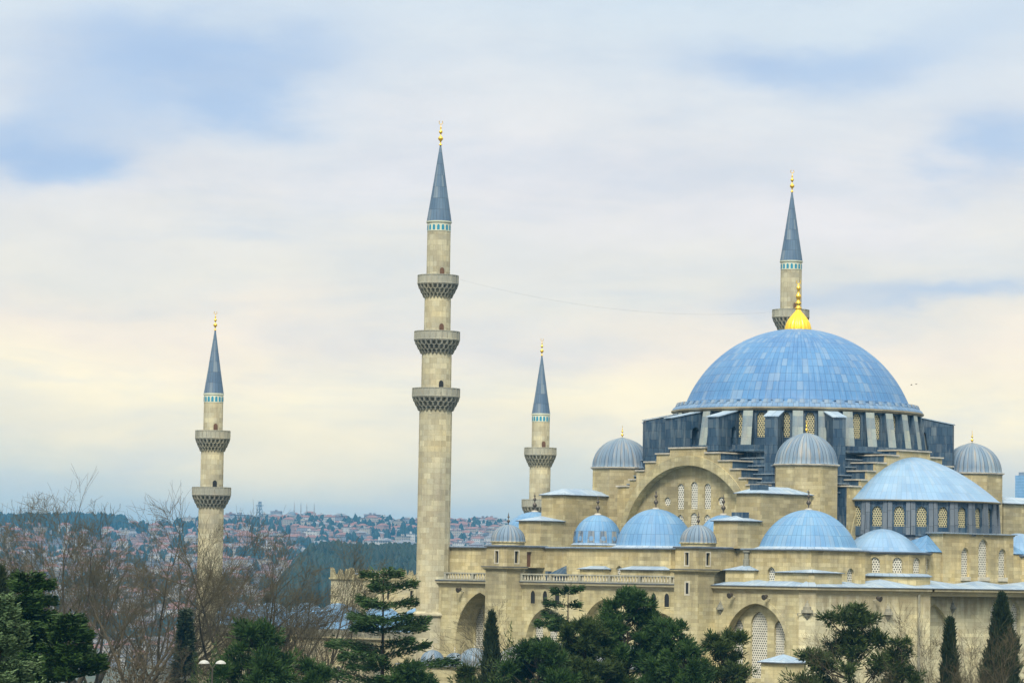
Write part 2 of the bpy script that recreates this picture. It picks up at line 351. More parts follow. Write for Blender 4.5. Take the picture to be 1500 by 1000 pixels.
# ------------------------------------------------------------------ mesh builder
class MB:
    def __init__(s):
        s.v = []; s.f = []; s.uv = []; s.sm = []; s.mi = []
    def face(s, pts, uv=None, mi=0, smooth=False):
        pts = [Vector(p) for p in pts]
        i0 = len(s.v)
        s.v.extend(pts); s.f.append(list(range(i0, i0 + len(pts))))
        if uv is None:
            n = Vector((0, 0, 0))
            for a, b2 in zip(pts, pts[1:] + pts[:1]):
                n += a.cross(b2)
            if n.length < 1e-12: n = Vector((0, 0, 1))
            n.normalize()
            if abs(n.z) > 0.97: t, bb = Vector((1, 0, 0)), Vector((0, 1, 0))
            else:
                t = Vector((0, 0, 1)).cross(n).normalized(); bb = n.cross(t)
            uv = [(p.dot(t), p.dot(bb)) for p in pts]
        s.uv.extend(uv); s.sm.append(smooth); s.mi.append(mi)
    def box(s, x0, x1, y0, y1, z0, z1, mi=0, top=None):
        s.prism([(x0, y0), (x1, y0), (x1, y1), (x0, y1)], z0, z1, mi, top)
    def prism(s, poly, z0, z1, mi=0, top=None):
        n = len(poly)
        for i in range(n):
            a, b2 = poly[i], poly[(i + 1) % n]
            s.face([(a[0], a[1], z0), (b2[0], b2[1], z0), (b2[0], b2[1], z1), (a[0], a[1], z1)], mi=mi)
        s.face([(p[0], p[1], z1) for p in poly], mi=mi if top is None else top)
        s.face([(p[0], p[1], z0) for p in reversed(poly)], mi=mi)
    def hip(s, poly, z0, ridge, z1, mi=0, soffit=True):
        """hipped roof over a polygon, rising to the ridge points (1 or 2)"""
        n = len(poly)
        near = lambda p: min(ridge, key=lambda q: (q[0] - p[0]) ** 2 + (q[1] - p[1]) ** 2)
        for i in range(n):
            a, b2 = poly[i], poly[(i + 1) % n]
            ra, rb = near(a), near(b2)
            pts = [(*a, z0), (*b2, z0), (*rb, z1)]
            if ra != rb: pts.append((*ra, z1))
            s.face(pts, mi=mi)
        if soffit: s.face([(p[0], p[1], z0) for p in reversed(poly)], mi=mi)
    def lathe(s, prof, n=32, c=(0, 0), a0=0.0, a1=2 * PI, share=True, mod=None, K=None, mi=0, smooth=True):
        full = abs(a1 - a0 - 2 * PI) < 1e-6
        K = K or max(p[0] for p in prof)
        arc = [0.0]
        for p, q in zip(prof, prof[1:]):
            arc.append(arc[-1] + math.hypot(q[0] - p[0], q[1] - p[1]))
        def ring(i):
            r, z = prof[i]; i0 = len(s.v)
            for k in range(n if full else n + 1):
                th = a0 + (a1 - a0) * k / n
                rr = r * (mod(th, i) if mod else 1.0)
                s.v.append(Vector((c[0] + rr * math.cos(th), c[1] + rr * math.sin(th), z)))
            return i0
        rows = [ring(i) for i in range(len(prof))] if share else None
        for i in range(len(prof) - 1):
            r0 = rows[i] if share else ring(i)
            r1 = rows[i + 1] if share else ring(i + 1)
            for k in range(n):
                k2 = (k + 1) % n if full else k + 1
                t0 = a0 + (a1 - a0) * k / n; t1 = a0 + (a1 - a0) * (k + 1) / n
                q = [r0 + k, r0 + k2, r1 + k2, r1 + k]
                uq = [(t0 * K, arc[i]), (t1 * K, arc[i]), (t1 * K, arc[i + 1]), (t0 * K, arc[i + 1])]
                if prof[i + 1][0] < 1e-6: q, uq = q[:3], uq[:3]
                elif prof[i][0] < 1e-6: q, uq = [q[0], q[2], q[3]], [uq[0], uq[2], uq[3]]
                s.f.append(q); s.uv.extend(uq); s.sm.append(smooth); s.mi.append(mi)
    def tube(s, pts, r, n=6, mi=0):
        for a, b2 in zip(pts, pts[1:]):
            a, b2 = Vector(a), Vector(b2); d = (b2 - a)
            if d.length < 1e-9: continue
            d.normalize(); e = d.orthogonal().normalized(); g = d.cross(e)
            ra = r if not isinstance(r, tuple) else r[0]; rb = r if not isinstance(r, tuple) else r[1]
            for k in range(n):
                t0, t1 = 2 * PI * k / n, 2 * PI * (k + 1) / n
                o0 = e * math.cos(t0) + g * math.sin(t0); o1 = e * math.cos(t1) + g * math.sin(t1)
                s.face([a + o0 * ra, a + o1 * ra, b2 + o1 * rb, b2 + o0 * rb], mi=mi, smooth=True)
    def build(s, name, mats, parent=None, loc=None):
        if not isinstance(mats, (list, tuple)): mats = [mats]
        me = bpy.data.meshes.new(name)
        me.from_pydata([tuple(p) for p in s.v], [], s.f)
        ul = me.uv_layers.new(name='UVMap')
        ul.data.foreach_set('uv', np.array(s.uv, dtype=np.float32).ravel())
        me.polygons.foreach_set('use_smooth', np.array(s.sm, dtype=bool))
        me.polygons.foreach_set('material_index', np.array(s.mi, dtype=np.int32))
        for m in mats: me.materials.append(m)
        me.update()
        o = bpy.data.objects.new(name, me); COL.objects.link(o)
        if parent: o.parent = parent
        if loc: o.location = loc
        return o

class Fr:
    """a wall plane: s runs along it, z up, d outwards"""
    def __init__(s, o, t, n): s.o = Vector(o); s.t = Vector(t).normalized(); s.n = Vector(n).normalized()
    def p(s, a, z, d=0.0): return s.o + s.t * a + s.n * d + Vector((0, 0, z))

def arch(c, z0, zs, hw, rise, n=9):
    """outline of a pointed opening: sill z0, springing zs"""
    pts = [(c - hw, z0)]
    if rise >= hw * 0.999:
        e = (rise * rise - hw * hw) / (2 * hw); r = hw + e
        a1 = math.atan2(rise, e)
        L = [(c + e - r * math.cos(a1 * k / n), zs + r * math.sin(a1 * k / n)) for k in range(n + 1)]
    else:
        r = (hw * hw + rise * rise) / (2 * rise); a1 = math.asin(hw / r)
        L = [(c - r * math.sin(a1 * (1 - k / n)), zs + rise - r + r * math.cos(a1 * (1 - k / n))) for k in range(n + 1)]
    pts += L
    pts += [(2 * c - x, z) for x, z in reversed(L[:-1])]
    pts.append((c + hw, z0))
    q = [pts[0]]
    for p in pts[1:]:
        if math.hypot(p[0] - q[-1][0], p[1] - q[-1][1]) > 1e-4: q.append(p)
    return q

def circle(c, z, r, n=16):
    return [(c + r * math.cos(2 * PI * k / n), z + r * math.sin(2 * PI * k / n)) for k in range(n)]

def panel(mb, fr, outer, holes=(), depth=0.4, mi=0, d=0.0, rmi=None):
    loops = [[Vector((x, z, 0)) for x, z in outer]] + [[Vector((x, z, 0)) for x, z in h] for h in holes]
    flat = [p for lp in loops for p in lp]
    for tri in tessellate_polygon(loops):
        a, b2, c = [flat[i] for i in tri]
        ar = (b2 - a).cross(c - a).z
        if abs(ar) < 1e-9: continue
        if ar < 0: b2, c = c, b2
        mb.face([fr.p(q.x, q.y, d) for q in (a, b2, c)], mi=mi)
    for h in holes:
        if not depth: continue
        area = sum(p[0] * q[1] - q[0] * p[1] for p, q in zip(h, h[1:] + h[:1]))
        hh = h if area > 0 else h[::-1]
        for p, q in zip(hh, hh[1:] + hh[:1]):
            mb.face([fr.p(q[0], q[1], d), fr.p(p[0], p[1], d), fr.p(p[0], p[1], d - depth), fr.p(q[0], q[1], d - depth)][::-1],
                    mi=mi if rmi is None else rmi)

def rect(a, b2, z0, z1): return [(a, z0), (b2, z0), (b2, z1), (a, z1)]

def leaf_pane(name, fr, outline, d, mat, parent, frame_w=0.0, frame_mat=None):
    """a window screen set at depth d inside its opening, optionally with a raised frame"""
    mb = MB()
    xs = [p[0] for p in outline]; cx = (min(xs) + max(xs)) / 2; z0 = min(p[1] for p in outline)
    loops = [[Vector((x, z, 0)) for x, z in outline]]
    for tri in tessellate_polygon(loops):
        a, b2, c = [loops[0][i] for i in tri]
        if (b2 - a).cross(c - a).z < 0: b2, c = c, b2
        mb.face([fr.p(q.x, q.y, d) for q in (a, b2, c)], uv=[(q.x - cx, q.y - z0 + 0.01) for q in (a, b2, c)])
    w_ = mb.build(name, mat, parent)
    if frame_w:
        fb = MB()
        zc = (min(p[1] for p in outline) + max(p[1] for p in outline)) / 2
        inner = [(cx + (x - cx) * (1 - frame_w), zc + (z - zc) * (1 - frame_w * 0.6)) for x, z in outline]
        panel(fb, fr, outline, [inner], 0.06, d=d + 0.06)
        fb.build('window_frame', frame_mat or MT['frame'], w_)
    return w_

def tag(o, label=None, cat=None, group=None, kind=None):
    if label: o['label'] = label
    if cat: o['category'] = cat
    if group: o['group'] = group
    if kind: o['kind'] = kind
    return o

def thing(name, label, cat, loc=(0, 0, 0), rz=0.0, group=None):
    o = bpy.data.objects.new(name, None); COL.objects.link(o)
    o.empty_display_size = 0.5
    o.location = loc; o.rotation_euler = (0, 0, rz)
    return tag(o, label, cat, group)

KIDS = {}
def kids(o): return [c for c in COL.objects if c.parent == o]
def dup(o, parent=None, loc=None, rz=None, ch=None):
    c = o.copy(); COL.objects.link(c)
    if parent is not None: c.parent = parent
    if loc is not None: c.location = loc
    if rz is not None: c.rotation_euler = (0, 0, rz)
    for k in (kids(o) if ch is None else ch): dup(k, c)
    return c

def dome_prof(R, h, z0, n=14, flare=0.0, fz=0.25, tip=0.0, cone=0.0):
    """profile of a dome of base radius R and rise h: an arc, with a flared skirt under it"""
    r = (R * R + h * h) / (2 * h); zc = z0 + h - r
    a0 = math.atan2(z0 - zc, R)
    P = []
    if flare: P += [(R + flare, z0 - fz), (R + flare * 0.45, z0 - fz * 0.55)]
    for k in range(n + 1):
        a = a0 + (PI / 2 - a0) * k / n
        rr = max(0.0, r * math.cos(a)); zz = zc + r * math.sin(a)
        rr += cone * (R * (1 - (zz - z0) / h) - rr)
        P.append((rr, zc + r * math.sin(a) + tip * max(0, (k / n - 0.75)) ** 2 * 16))
    P[-1] = (0.0, P[-1][1])
    return P

def finial(parent, x, y, z, h, mat, crescent=True, big=False):
    mb = MB(); r = h * 0.085
    pf = [(r * .9, 0), (r * .35, h * .05), (r * .3, h * .14), (r * 1.25, h * .24), (r * 1.1, h * .30), (r * .3, h * .38), (r * .25, h * .44),
          (r * .9, h * .51), (r * .8, h * .56), (r * .22, h * .62), (r * .5, h * .68), (r * .18, h * .74), (r * .1, h * .82), (0, h * .86)]
    mb.lathe([(a, z + b2) for a, b2 in pf], 12, (x, y))
    if crescent:
        rc = h * .075; P = []
        for k in range(11):
            a = math.radians(130 + 280 * k / 10)
            P.append((x + rc * math.cos(a) * .7, y + rc * math.cos(a) * .7, z + h * .91 + rc * math.sin(a)))
        mb.tube(P, h * .014, 5)
    return mb.build('finial', mat, parent)

# ------------------------------------------------------------------ ground and hills
def bearing_px(x, y):
    a = np.arctan2(y - CAM.y, x - CAM.x) - AZ0
    a = (a + PI) % (2 * PI) - PI
    return 750 - np.tan(np.clip(a, -0.6, 0.6)) * FPX
SKY_X = [-2000, 0, 140, 200, 262, 330, 380, 430, 470, 520, 610, 660, 735, 800, 1100, 1500, 3500]
SKY_Y = [779, 774, 773, 777, 773, 764, 766, 762, 763, 767, 769, 771, 769, 771, 776, 780, 784]
def ground_z(x, y):
    x = np.asarray(x, float); y = np.asarray(y, float)
    r = np.hypot(x - CAM.x, y - CAM.y); a = bearing_px(x, y)
    e = (841 + .0165 * (a - 750) - np.interp(a, SKY_X, SKY_Y)) / FPX
    ridge = 24.3 + e * 5200
    near = np.interp(r, [0, 120, 200, 260, 322, 560, 900, 1700, 2500], [13.5, 12.5, 7.5, 3.5, 0, 0, -38, -46, -44])
    s = np.clip((r - 2500) / 2700, 0, 1)
    bump = (np.sin(x * .0041 + 1.3) * np.cos(y * .0037) + .6 * np.sin(x * .0093 + y * .0071)) * 7 * np.sin(PI * s)
    far = -44 + (ridge + 44) * s ** 0.92 + bump
    z = np.where(r > 2500, far, near)
    z = np.where(r > 5200, ridge - (r - 5200) * .02, z)
    wood = np.clip((a - 350) / 110, 0, 1) * np.clip((665 - a) / 40, 0, 1)
    z = z + wood * 66 * np.exp(-((r - 2250) / 260.0) ** 2)
    return z
def terrain():
    rr = np.concatenate([np.arange(0, 330, 15), np.arange(330, 900, 38), np.arange(900, 2000, 90), np.arange(2000, 5400, 75), [5600, 6200, 7200, 8600]])
    fine = np.radians(np.arange(-14, 14.01, .35)); coarse = np.radians(np.arange(20, 341, 6))
    aa = np.concatenate([fine, coarse])
    A, Rr = np.meshgrid(aa, rr)
    X = CAM.x + Rr * np.cos(AZ0 + A); Y = CAM.y + Rr * np.sin(AZ0 + A)
    Z = ground_z(X, Y)
    n, m = A.shape
    V = np.stack([X, Y, Z], -1).reshape(-1, 3)
    idx = np.arange(n * m).reshape(n, m)
    nx = np.roll(idx, -1, axis=1)
    Fq = np.stack([idx[:-1], nx[:-1], nx[1:], idx[1:]], -1)[..., ::-1].reshape(-1, 4)
    me = bpy.data.meshes.new('ground'); me.from_pydata(V.tolist(), [], Fq.tolist())
    m_, t, b = newmat('ground_cover')
    o = obj(t)
    c = t.ramp(t.noise(o, 0.012, 6.0, 0.65), [(0.35, (0.035, 0.05, 0.022)), (0.5, (0.075, 0.075, 0.04)), (0.65, (0.14, 0.115, 0.08))])
    c2 = t.ramp(t.noise(o, 0.35, 4.0, 0.6), [(0.3, 0.75), (0.7, 1.2)])
    t.l.new(t.mix(1.0, c, c2, 'MULTIPLY'), b.inputs['Base Color']); b.inputs['Roughness'].default_value = 0.95
    me.materials.append(m_)
    me.polygons.foreach_set('use_smooth', np.ones(len(me.polygons), bool))
    g = bpy.data.objects.new('ground', me); COL.objects.link(g); tag(g, kind='structure')
terrain()
# ------------------------------------------------------------------ the mosque (its long axis is x, south east is +x)
mosque = thing('mosque', 'vast pale stone mosque with a great blue lead dome and half domes', 'mosque')

def offset(poly, d):
    """axis aligned outline grown by d"""
    n = len(poly); out_ = []
    for i in range(n):
        p, q, r = Vector(poly[i - 1]), Vector(poly[i]), Vector(poly[(i + 1) % n])
        e0 = (q - p).normalized(); e1 = (r - q).normalized()
        n0 = Vector((e0.y, -e0.x)); n1 = Vector((e1.y, -e1.x))
        b2 = (n0 + n1); k = d / max(0.3, (1 + n0.dot(n1)))
        out_.append((q.x + b2.x * k, q.y + b2.y * k))
    return out_

def walls(name, poly, z0, z1, mat, parent, holes=None, depth=0.35, close=True):
    """a run of walls along a counter-clockwise outline; holes[i] = [(outline, pane material, pane depth)]"""
    mb = MB(); todo = []
    n = len(poly)
    for i in range(n if close else n - 1):
        a, b2 = Vector((*poly[i], 0)), Vector((*poly[(i + 1) % n], 0))
        t = (b2 - a).normalized(); L = (b2 - a).length
        fr = Fr(a, t, (t.y, -t.x, 0))
        hs = (holes or {}).get(i, [])
        panel(mb, fr, rect(0, L, z0, z1), [h[0] for h in hs], depth)
        todo += [(fr, *h) for h in hs]
    o = mb.build(name, mat, parent)
    for fr, h, pm_, fw in todo:
        leaf_pane('window', fr, h, -depth + 0.03, pm_, o, fw)
    return o

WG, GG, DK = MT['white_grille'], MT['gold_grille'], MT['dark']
# ---- outer south west wall with its gallery
sw = Fr((0, -30.8, 0), (1, 0, 0), (0, -1, 0))
bayL = arch(-19.9, 4, 16.9, 3.9, 5.35); bayR = arch(22.35, 4, 17.1, 4.35, 4.65)
mid = arch(0.1, 4, 17.3, 3.7, 4.55); midl = arch(-8.9, 4, 16.8, 3.35, 3.95); midr = arch(8.75, 4, 16.6, 3.35, 3.9)
slots = [arch(c, 21.15, 22.1, .36, .5, 4) for c in (-11.2, -9.25, -7.3, 5.7, 7.55, 9.5)]
mb = MB()
panel(mb, sw, rect(-28, 28.3, -1, 23.2), [bayL, bayR, mid, midl, midr], 0.95)
for h in slots: pass
south_wall = mb.build('south_west_wall', MT['wall'], mosque)
# small loggia windows: framed dark openings
for h in slots:
    cx = sum(p[0] for p in h) / len(h)
    fb = MB(); big = [(cx + (x - cx) * 1.35, 21.6 + (z - 21.6) * 1.22) for x, z in h]
    panel(fb, sw, big, [h], 0.12, d=0.07)
    w_ = leaf_pane('window', sw, h, 0.015, DK, south_wall)
    fb.build('window_frame', MT['wall'], w_) if False else fb.build('window_frame', MT['wall'], south_wall)
def bay(fr, outer, depth, wins, mat):
    mb = MB(); panel(mb, fr, outer, [wi[0] for wi in wins], 0.3, d=-depth)
    o = mb.build('bay_wall', mat, mosque)
    for h, fw in wins: leaf_pane('window', fr, h, -depth - 0.27, WG, o, fw)
    return o
bay(sw, rect(17.9, 26.8, 3, 22), 0.92, [(arch(19.0, 14.5, 19.1, .72, .95), 0), (arch(21.95, 14, 19.4, 1.18, 1.5), 0), (arch(24.8, 14.5, 19.1, .72, .95), 0)], MT['wall'])
bay(sw, rect(-3.7, 3.9, 3, 22), 0.92, [(arch(c, 13.5, zt, .78, 1.0), 0) for c, zt in ((-2.9, 18.4), (-0.6, 20.0), (1.7, 18.4))], MT['wall'])
bay(sw, rect(-12.3, -5.5, 3, 21), 0.92, [(arch(c, 13.0, 18.6, .7, .95), 0) for c in (-11.2, -8.9)], MT['wall'])
bay(sw, rect(5.3, 12.2, 3, 21), 0.92, [(arch(c, 13.0, 18.6, .7, .95), 0) for c in (7.4, 9.9)], MT['wall'])
# the deep porch bay beside the minaret
mb = MB()
o_ = arch(-19.9, 4, 16.9, 3.9, 5.35)
for p, q in zip(o_, o_[1:] + o_[:1]):
    mb.face([sw.p(p[0], p[1], -.95), sw.p(q[0], q[1], -.95), sw.p(q[0], q[1], -2.7), sw.p(p[0], p[1], -2.7)][::-1])
mb.build('porch_vault', MT['wall'], mosque)
bay(sw, rect(-24.4, -15.6, 3, 22.6), 2.68, [(arch(-22.9, 13.0, 19.6, .72, 1.0), 0), (arch(-20.2, 13.0, 20.4, .9, 1.2), 0), (arch(-17.4, 13.0, 19.6, .72, 1.0), 0)], MT['wall'])
# raised bands round the big arches
for a_, hw, zs, rise in ((-19.9, 3.9, 16.9, 5.35), (22.35, 4.35, 17.1, 4.65), (0.1, 3.7, 17.3, 4.55), (-8.9, 3.35, 16.8, 3.95), (8.75, 3.35, 16.6, 3.9)):
    mb = MB()
    panel(mb, sw, arch(a_, 4, zs, hw + .55, rise + .55), [arch(a_, 4, zs, hw, rise)], 0.0, d=.05)
    oo = arch(a_, 4, zs, hw + .55, rise + .55)
    for p, q in zip(oo, oo[1:]):
        mb.face([sw.p(p[0], p[1], 0), sw.p(q[0], q[1], 0), sw.p(q[0], q[1], .05), sw.p(p[0], p[1], .05)])
    mb.build('arch_band', MT['wall'], mosque)

# ---- corner and south east wall
ch = 0.95
cfr = Fr((28.3, -30.8, 0), (1.2, 1.2, 0), (1.2, -1.2, 0))
mb = MB(); panel(mb, cfr, rect(0, 1.2 * math.sqrt(2), -1, 23.2))
se = Fr((29.5, 0, 0), (0, 1, 0), (1, 0, 0)); se2 = Fr((28.0, 0, 0), (0, 1, 0), (1, 0, 0))
panel(mb, se, rect(-29.6, -11.4, -1, 23.2))
mb.face([(29.5, -11.4, -1), (28, -11.4, -1), (28, -11.4, 23.2), (29.5, -11.4, 23.2)])
arcSE = arch(-8.95, 4, 17.4, 3.0, 4.5); arcSE2 = arch(14.0, 4, 17.4, 3.6, 4.4)
wse = [arch(c, 14.5, 21.0, .85, 1.25) for c in (1.4, 4.9)]
panel(mb, se2, rect(-11.4, 28, -1, 23.2), [arcSE, arcSE2] + wse, 0.55)
qibla = mb.build('south_east_wall', MT['wall_stained'], mosque)
for h in wse: leaf_pane('window', se2, h, -.5, WG, qibla)
mb = MB(); owl = [(-10.1 + .85 * math.cos(a), 18.9 + 1.75 * math.sin(a)) for a in np.linspace(0, 2 * PI, 20, endpoint=False)]
panel(mb, se2, rect(-12, -5.8, 3, 22), [owl], .3, d=-.52)
b_ = mb.build('bay_wall', MT['wall_stained'], mosque); leaf_pane('window', se2, owl, -.8, WG, b_)
mb = MB(); panel(mb, se2, rect(10.3, 17.8, 3, 22), [arch(14, 13, 18, .9, 1.2)], .3, d=-.52)
b_ = mb.build('bay_wall', MT['wall_stained'], mosque); leaf_pane('window', se2, arch(14, 13, 18, .9, 1.2), -.8, WG, b_)
# the walls that face away
mb = MB()
mb.face([(28, 28, -1), (28, 30.8, -1), (28, 30.8, 23.2), (28, 28, 23.2)])
mb.face([(28, 30.8, -1), (-28, 30.8, -1), (-28, 30.8, 23.2), (28, 30.8, 23.2)])
mb.face([(-28, 30.8, -1), (-28, -30.8, -1), (-28, -30.8, 23.2), (-28, 30.8, 23.2)])
mb.build('rear_wall', MT['wall'], mosque)

# ---- cornice, eave and the low lead roof behind them
EDGE = [(-27.9, -30.8), (28.3, -30.8), (29.5, -29.6), (29.5, -11.4), (29.5, 28), (28, 30.8), (-27.9, 30.8)]
mb = MB()
prof = [(0.0, 22.75), (0.07, 22.95), (0.22, 23.15), (0.42, 23.25), (0.42, 23.5), (0.0, 23.5)]
for i in range(len(EDGE) - 1):
    a, b2 = Vector((*EDGE[i], 0)), Vector((*EDGE[i + 1], 0))
    t = (b2 - a).normalized(); nn = Vector((t.y, -t.x, 0))
    ext = 0.16 if i in (1, 2, 0) else 0.3
    for (d0, z0), (d1, z1) in zip(prof, prof[1:]):
        A0, B0 = a + nn * d0 - t * d0 * .0, b2 + nn * d0
        A1, B1 = a + nn * d1, b2 + nn * d1
        k0, k1 = d0 * .42, d1 * .42
        mb.face([A0 - t * k0 + Vector((0, 0, z0)), B0 + t * k0 + Vector((0, 0, z0)), B1 + t * k1 + Vector((0, 0, z1)), A1 - t * k1 + Vector((0, 0, z1))])
mb.build('cornice', MT['wall_stained'], mosque)
mb = MB()
G = offset(EDGE, 0.5)
mb.prism(G, 23.5, 23.58, mi=0)
mb.build('eave', [MT['trim']], mosque)
mb = MB()
def slope(a, b2, c, d): mb.face([a, b2, c, d])
# right of the stair tower and along the south east side the roof climbs to the upper wall in shallow pleats
def pleats(p0, p1, q0, q1, n, z0=23.59, z1=24.45):
    p0, p1, q0, q1 = map(Vector, (p0, p1, q0, q1))
    for i in range(n):
        f0, f1 = i / n, (i + 1) / n; fm = (f0 + f1) / 2
        a, b2 = p0.lerp(p1, f0), p0.lerp(p1, f1); c, d = q0.lerp(q1, f1), q0.lerp(q1, f0); mm = q0.lerp(q1, fm)
        lo = z1 - 0.35
        V3 = lambda p, z: (p.x, p.y, z)
        mb.face([V3(a, z0), V3(b2, z0), V3(mm, z1)])
        mb.face([V3(b2, z0), V3(c, lo), V3(mm, z1)])
        mb.face([V3(a, z0), V3(mm, z1), V3(d, lo)])
pleats((16.5, -31.3), (28.5, -31.3), (16.5, -28.0), (28.1, -28.8), 2)
pleats((28.5, -31.3), (30.0, -29.8), (28.1, -28.8), (28.11, -28.7), 1)
pleats((30.0, -29.8), (30.0, 28), (27.0, -28.8), (27.0, 28), 7)
mb.face([(-28, -31.2, 23.6), (16.5, -31.2, 23.6), (16.5, -27, 23.75), (-28, -27, 23.75)])
mb.face([(-28, 27, 23.7), (28, 27, 23.7), (28, 31, 23.6), (-28, 31, 23.6)])
mb.build('low_roof', MT['pale'], mosque)

# ---- balustrade
bal = MB()
SEG = [(-25.6, -16.5), (-12.9, 12.5)]
for a, b2 in SEG:
    bal.box(a, b2, -31.26, -30.9, 23.585, 23.72); bal.box(a, b2, -31.24, -30.92, 24.30, 24.46)
    k = a + 0.2
    while k < b2:
        bal.box(k - .16, k + .16, -31.23, -30.93, 23.72, 24.30) if abs((k - a - .2) / 4.6 - round((k - a - .2) / 4.6)) < .03 else None
        k += .46
bl = bal.build('balustrade', MT['grey'], mosque)
bb = MB(); bb.lathe([(.07, 23.72), (.115, 23.78), (.10, 23.9), (.06, 24.12), (.10, 24.25), (.10, 24.30)], 6)
b0 = bb.build('baluster', MT['frame'], bl); first = True
for a, b2 in SEG:
    k = a + 0.2
    while k < b2:
        if abs((k - a - .2) / 4.6 - round((k - a - .2) / 4.6)) >= .03:
            if first: b0.location = (k, -31.08, 0); first = False
            else: dup(b0, loc=(k, -31.08, 0), ch=[])
        k += .46

# ---- stair buttresses with small fluted domes
def flute(n, amt):
    return lambda th, i: 1 + amt * abs(math.cos(n * th / 2))
def stair_buttress(xc):
    x0, x1 = xc - 1.85, xc + 1.6
    root = MB()
    root.prism([(x0, -33.2), (x1, -33.2), (x1, -30.75), (x0, -30.75)], -1, 24.75)
    for k, (d, z0, z1) in enumerate(((.10, 24.75, 24.87), (.22, 24.87, 24.98), (.34, 24.98, 25.12))):
        root.prism(offset([(x0, -33.2), (x1, -33.2), (x1, -30.6), (x0, -30.6)], d), z0, z1)
    ob = root.build('stair_buttress', MT['wall'], mosque)
    mb = MB(); mb.prism(offset([(x0, -33.2), (x1, -33.2), (x1, -30.6), (x0, -30.6)], .38), 25.12, 25.19)
    mb.build('coping', MT['trim'], ob)
    up_ = [(x0 + .05, -33.15), (x1 - .05, -33.15), (x1 - .05, -27.2), (x0 + .05, -27.2)]
    hs = {0: [(rect(1.45, 1.95, 25.6, 26.9), DK, 0)], 1: [(rect(1.2, 1.75, 25.6, 26.9), DK, 0)]}
    if xc < 0: hs[1].append((rect(3.05, 3.8, 25.2, 26.85), MT['door'], 0))
    W_ = walls('stair_turret', up_, 25.1, 27.35, MT['upper'], mosque, hs, .25)
    for f0, f1, r in ((0, 1.45, 1.95), (1, 1.2, 1.75)):      # pale surrounds of the slit windows
        mb = MB()
        fr = Fr((*up_[0], 0), (1, 0, 0), (0, -1, 0)) if f0 == 0 else Fr((*up_[1], 0), (0, 1, 0), (1, 0, 0))
        panel(mb, fr, rect(f1 - .14, r + .14, 25.46, 27.04), [rect(f1, r, 25.6, 26.9)], .04, d=.03)
        mb.build('window_frame', MT['frame'], W_)
    mb = MB(); mb.prism(offset(up_, .2), 27.35, 27.52); mb.build('eave', MT['trim'], W_)
    mb = MB(); mb.prism(offset(up_, .16), 27.52, 27.56); mb.build('roof', MT['pale'], W_)
    cx, cy = xc - .12, -31.45
    mb = MB(); mb.lathe([(1.85, 27.56), (1.85, 27.85), (2.02, 27.87), (2.02, 27.97), (1.8, 27.99)], 32, (cx, cy), share=False)
    mb.build('dome_drum', MT['upper'], W_)
    mb = MB(); mb.lathe(dome_prof(1.88, 1.85, 28.0, 12, .1, .08), 96, (cx, cy), mod=lambda th, i: 1 + .035 * abs(math.cos(12 * th)), K=2.0)
    mb.build('dome', MT['fluted'], W_)
    finial(W_, cx, cy, 29.8, 1.7, MT['bronze'], False)
    # slit in the lower shaft
    fr = Fr((0, -33.2, 0), (1, 0, 0), (0, -1, 0))
    if xc > 0:
        leaf_pane('window', fr, rect(xc - .15, xc + .25, 22.6, 23.75), .012, DK, ob)
        mb = MB(); panel(mb, fr, rect(xc - .33, xc + .43, 22.42, 23.93), [rect(xc - .15, xc + .25, 22.6, 23.75)], .03, d=.03)
        mb.build('window_frame', MT['frame'], ob)
stair_buttress(-14.6); stair_buttress(14.7)

# ---- upper aisle walls
UP = [(28.1, -28.8), (28.1, -20.3), (25.2, -20.3), (25.2, 20.3), (28.1, 20.3), (28.1, 28.8), (19.3, 28.8), (19.3, 27.3), (8, 27.3), (8, 28.8),
      (-8, 28.8), (-8, 27.3), (-19.3, 27.3), (-19.3, 28.8), (-27.6, 28.8), (-27.6, -28.8), (-19.3, -28.8), (-19.3, -27.3), (-8, -27.3), (-8, -28.8),
      (8, -28.8), (8, -27.3), (19.3, -27.3), (19.3, -28.8)]
iC = UP.index((-8, -28.8)); iR = UP.index((19.3, -28.8))
hs = {iC: [(arch(8.2, 23.9, 24.85, .52, .6), WG, 0)], iR: [(arch(3.3, 23.9, 24.9, .55, .65), WG, 0)], 0: [(arch(6.2, 23.9, 24.9, .55, .65), WG, 0)]}
aisle = walls('aisle_wall', UP, 23.4, 27.15, MT['upper'], mosque, hs)
mb = MB(); mb.prism(offset(UP, .12), 27.15, 27.27); mb.build('cornice', MT['upper'], aisle)
mb = MB(); mb.prism(offset(UP, .28), 27.27, 27.36); mb.build('eave', MT['trim'], aisle)
mb = MB(); mb.prism(offset(UP, .22), 27.36, 27.46); mb.build('aisle_roof', MT['pale'], mosque)
# little lead-covered ledges on the aisle wall
def ledge(poly, z0, z1, ridge, zt, par=mosque, mat=None):
    mb = MB(); mb.prism(poly, z0, z1 - .01); o = mb.build('ledge', mat or MT['upper'], par)
    mb = MB(); g = offset(poly, .25)
    mb.prism(g, z1, z1 + .07); mb.build('eave', MT['trim'], o)
    mb = MB(); mb.hip(g, z1 + .074, ridge, zt, soffit=False); mb.build('ledge_roof', mat or MT['pale'], o)
ledge([(23.9, -28.75), (23.9, -29.7), (28.6, -29.7), (29.0, -29.3), (29.0, -25.0), (28.05, -25.0)], 23.6, 24.95, [(28.3, -28.9)], 25.35)
ledge([(-4.9, -28.75), (-4.9, -29.8), (-1.2, -29.8), (-1.2, -28.75)], 23.6, 25.0, [(-4.2, -28.85), (-1.9, -28.85)], 25.4)
ledge([(1.5, -28.75), (1.5, -29.9), (7.9, -29.9), (7.9, -28.75)], 23.6, 25.0, [(2.2, -28.85), (7.2, -28.85)], 25.45)
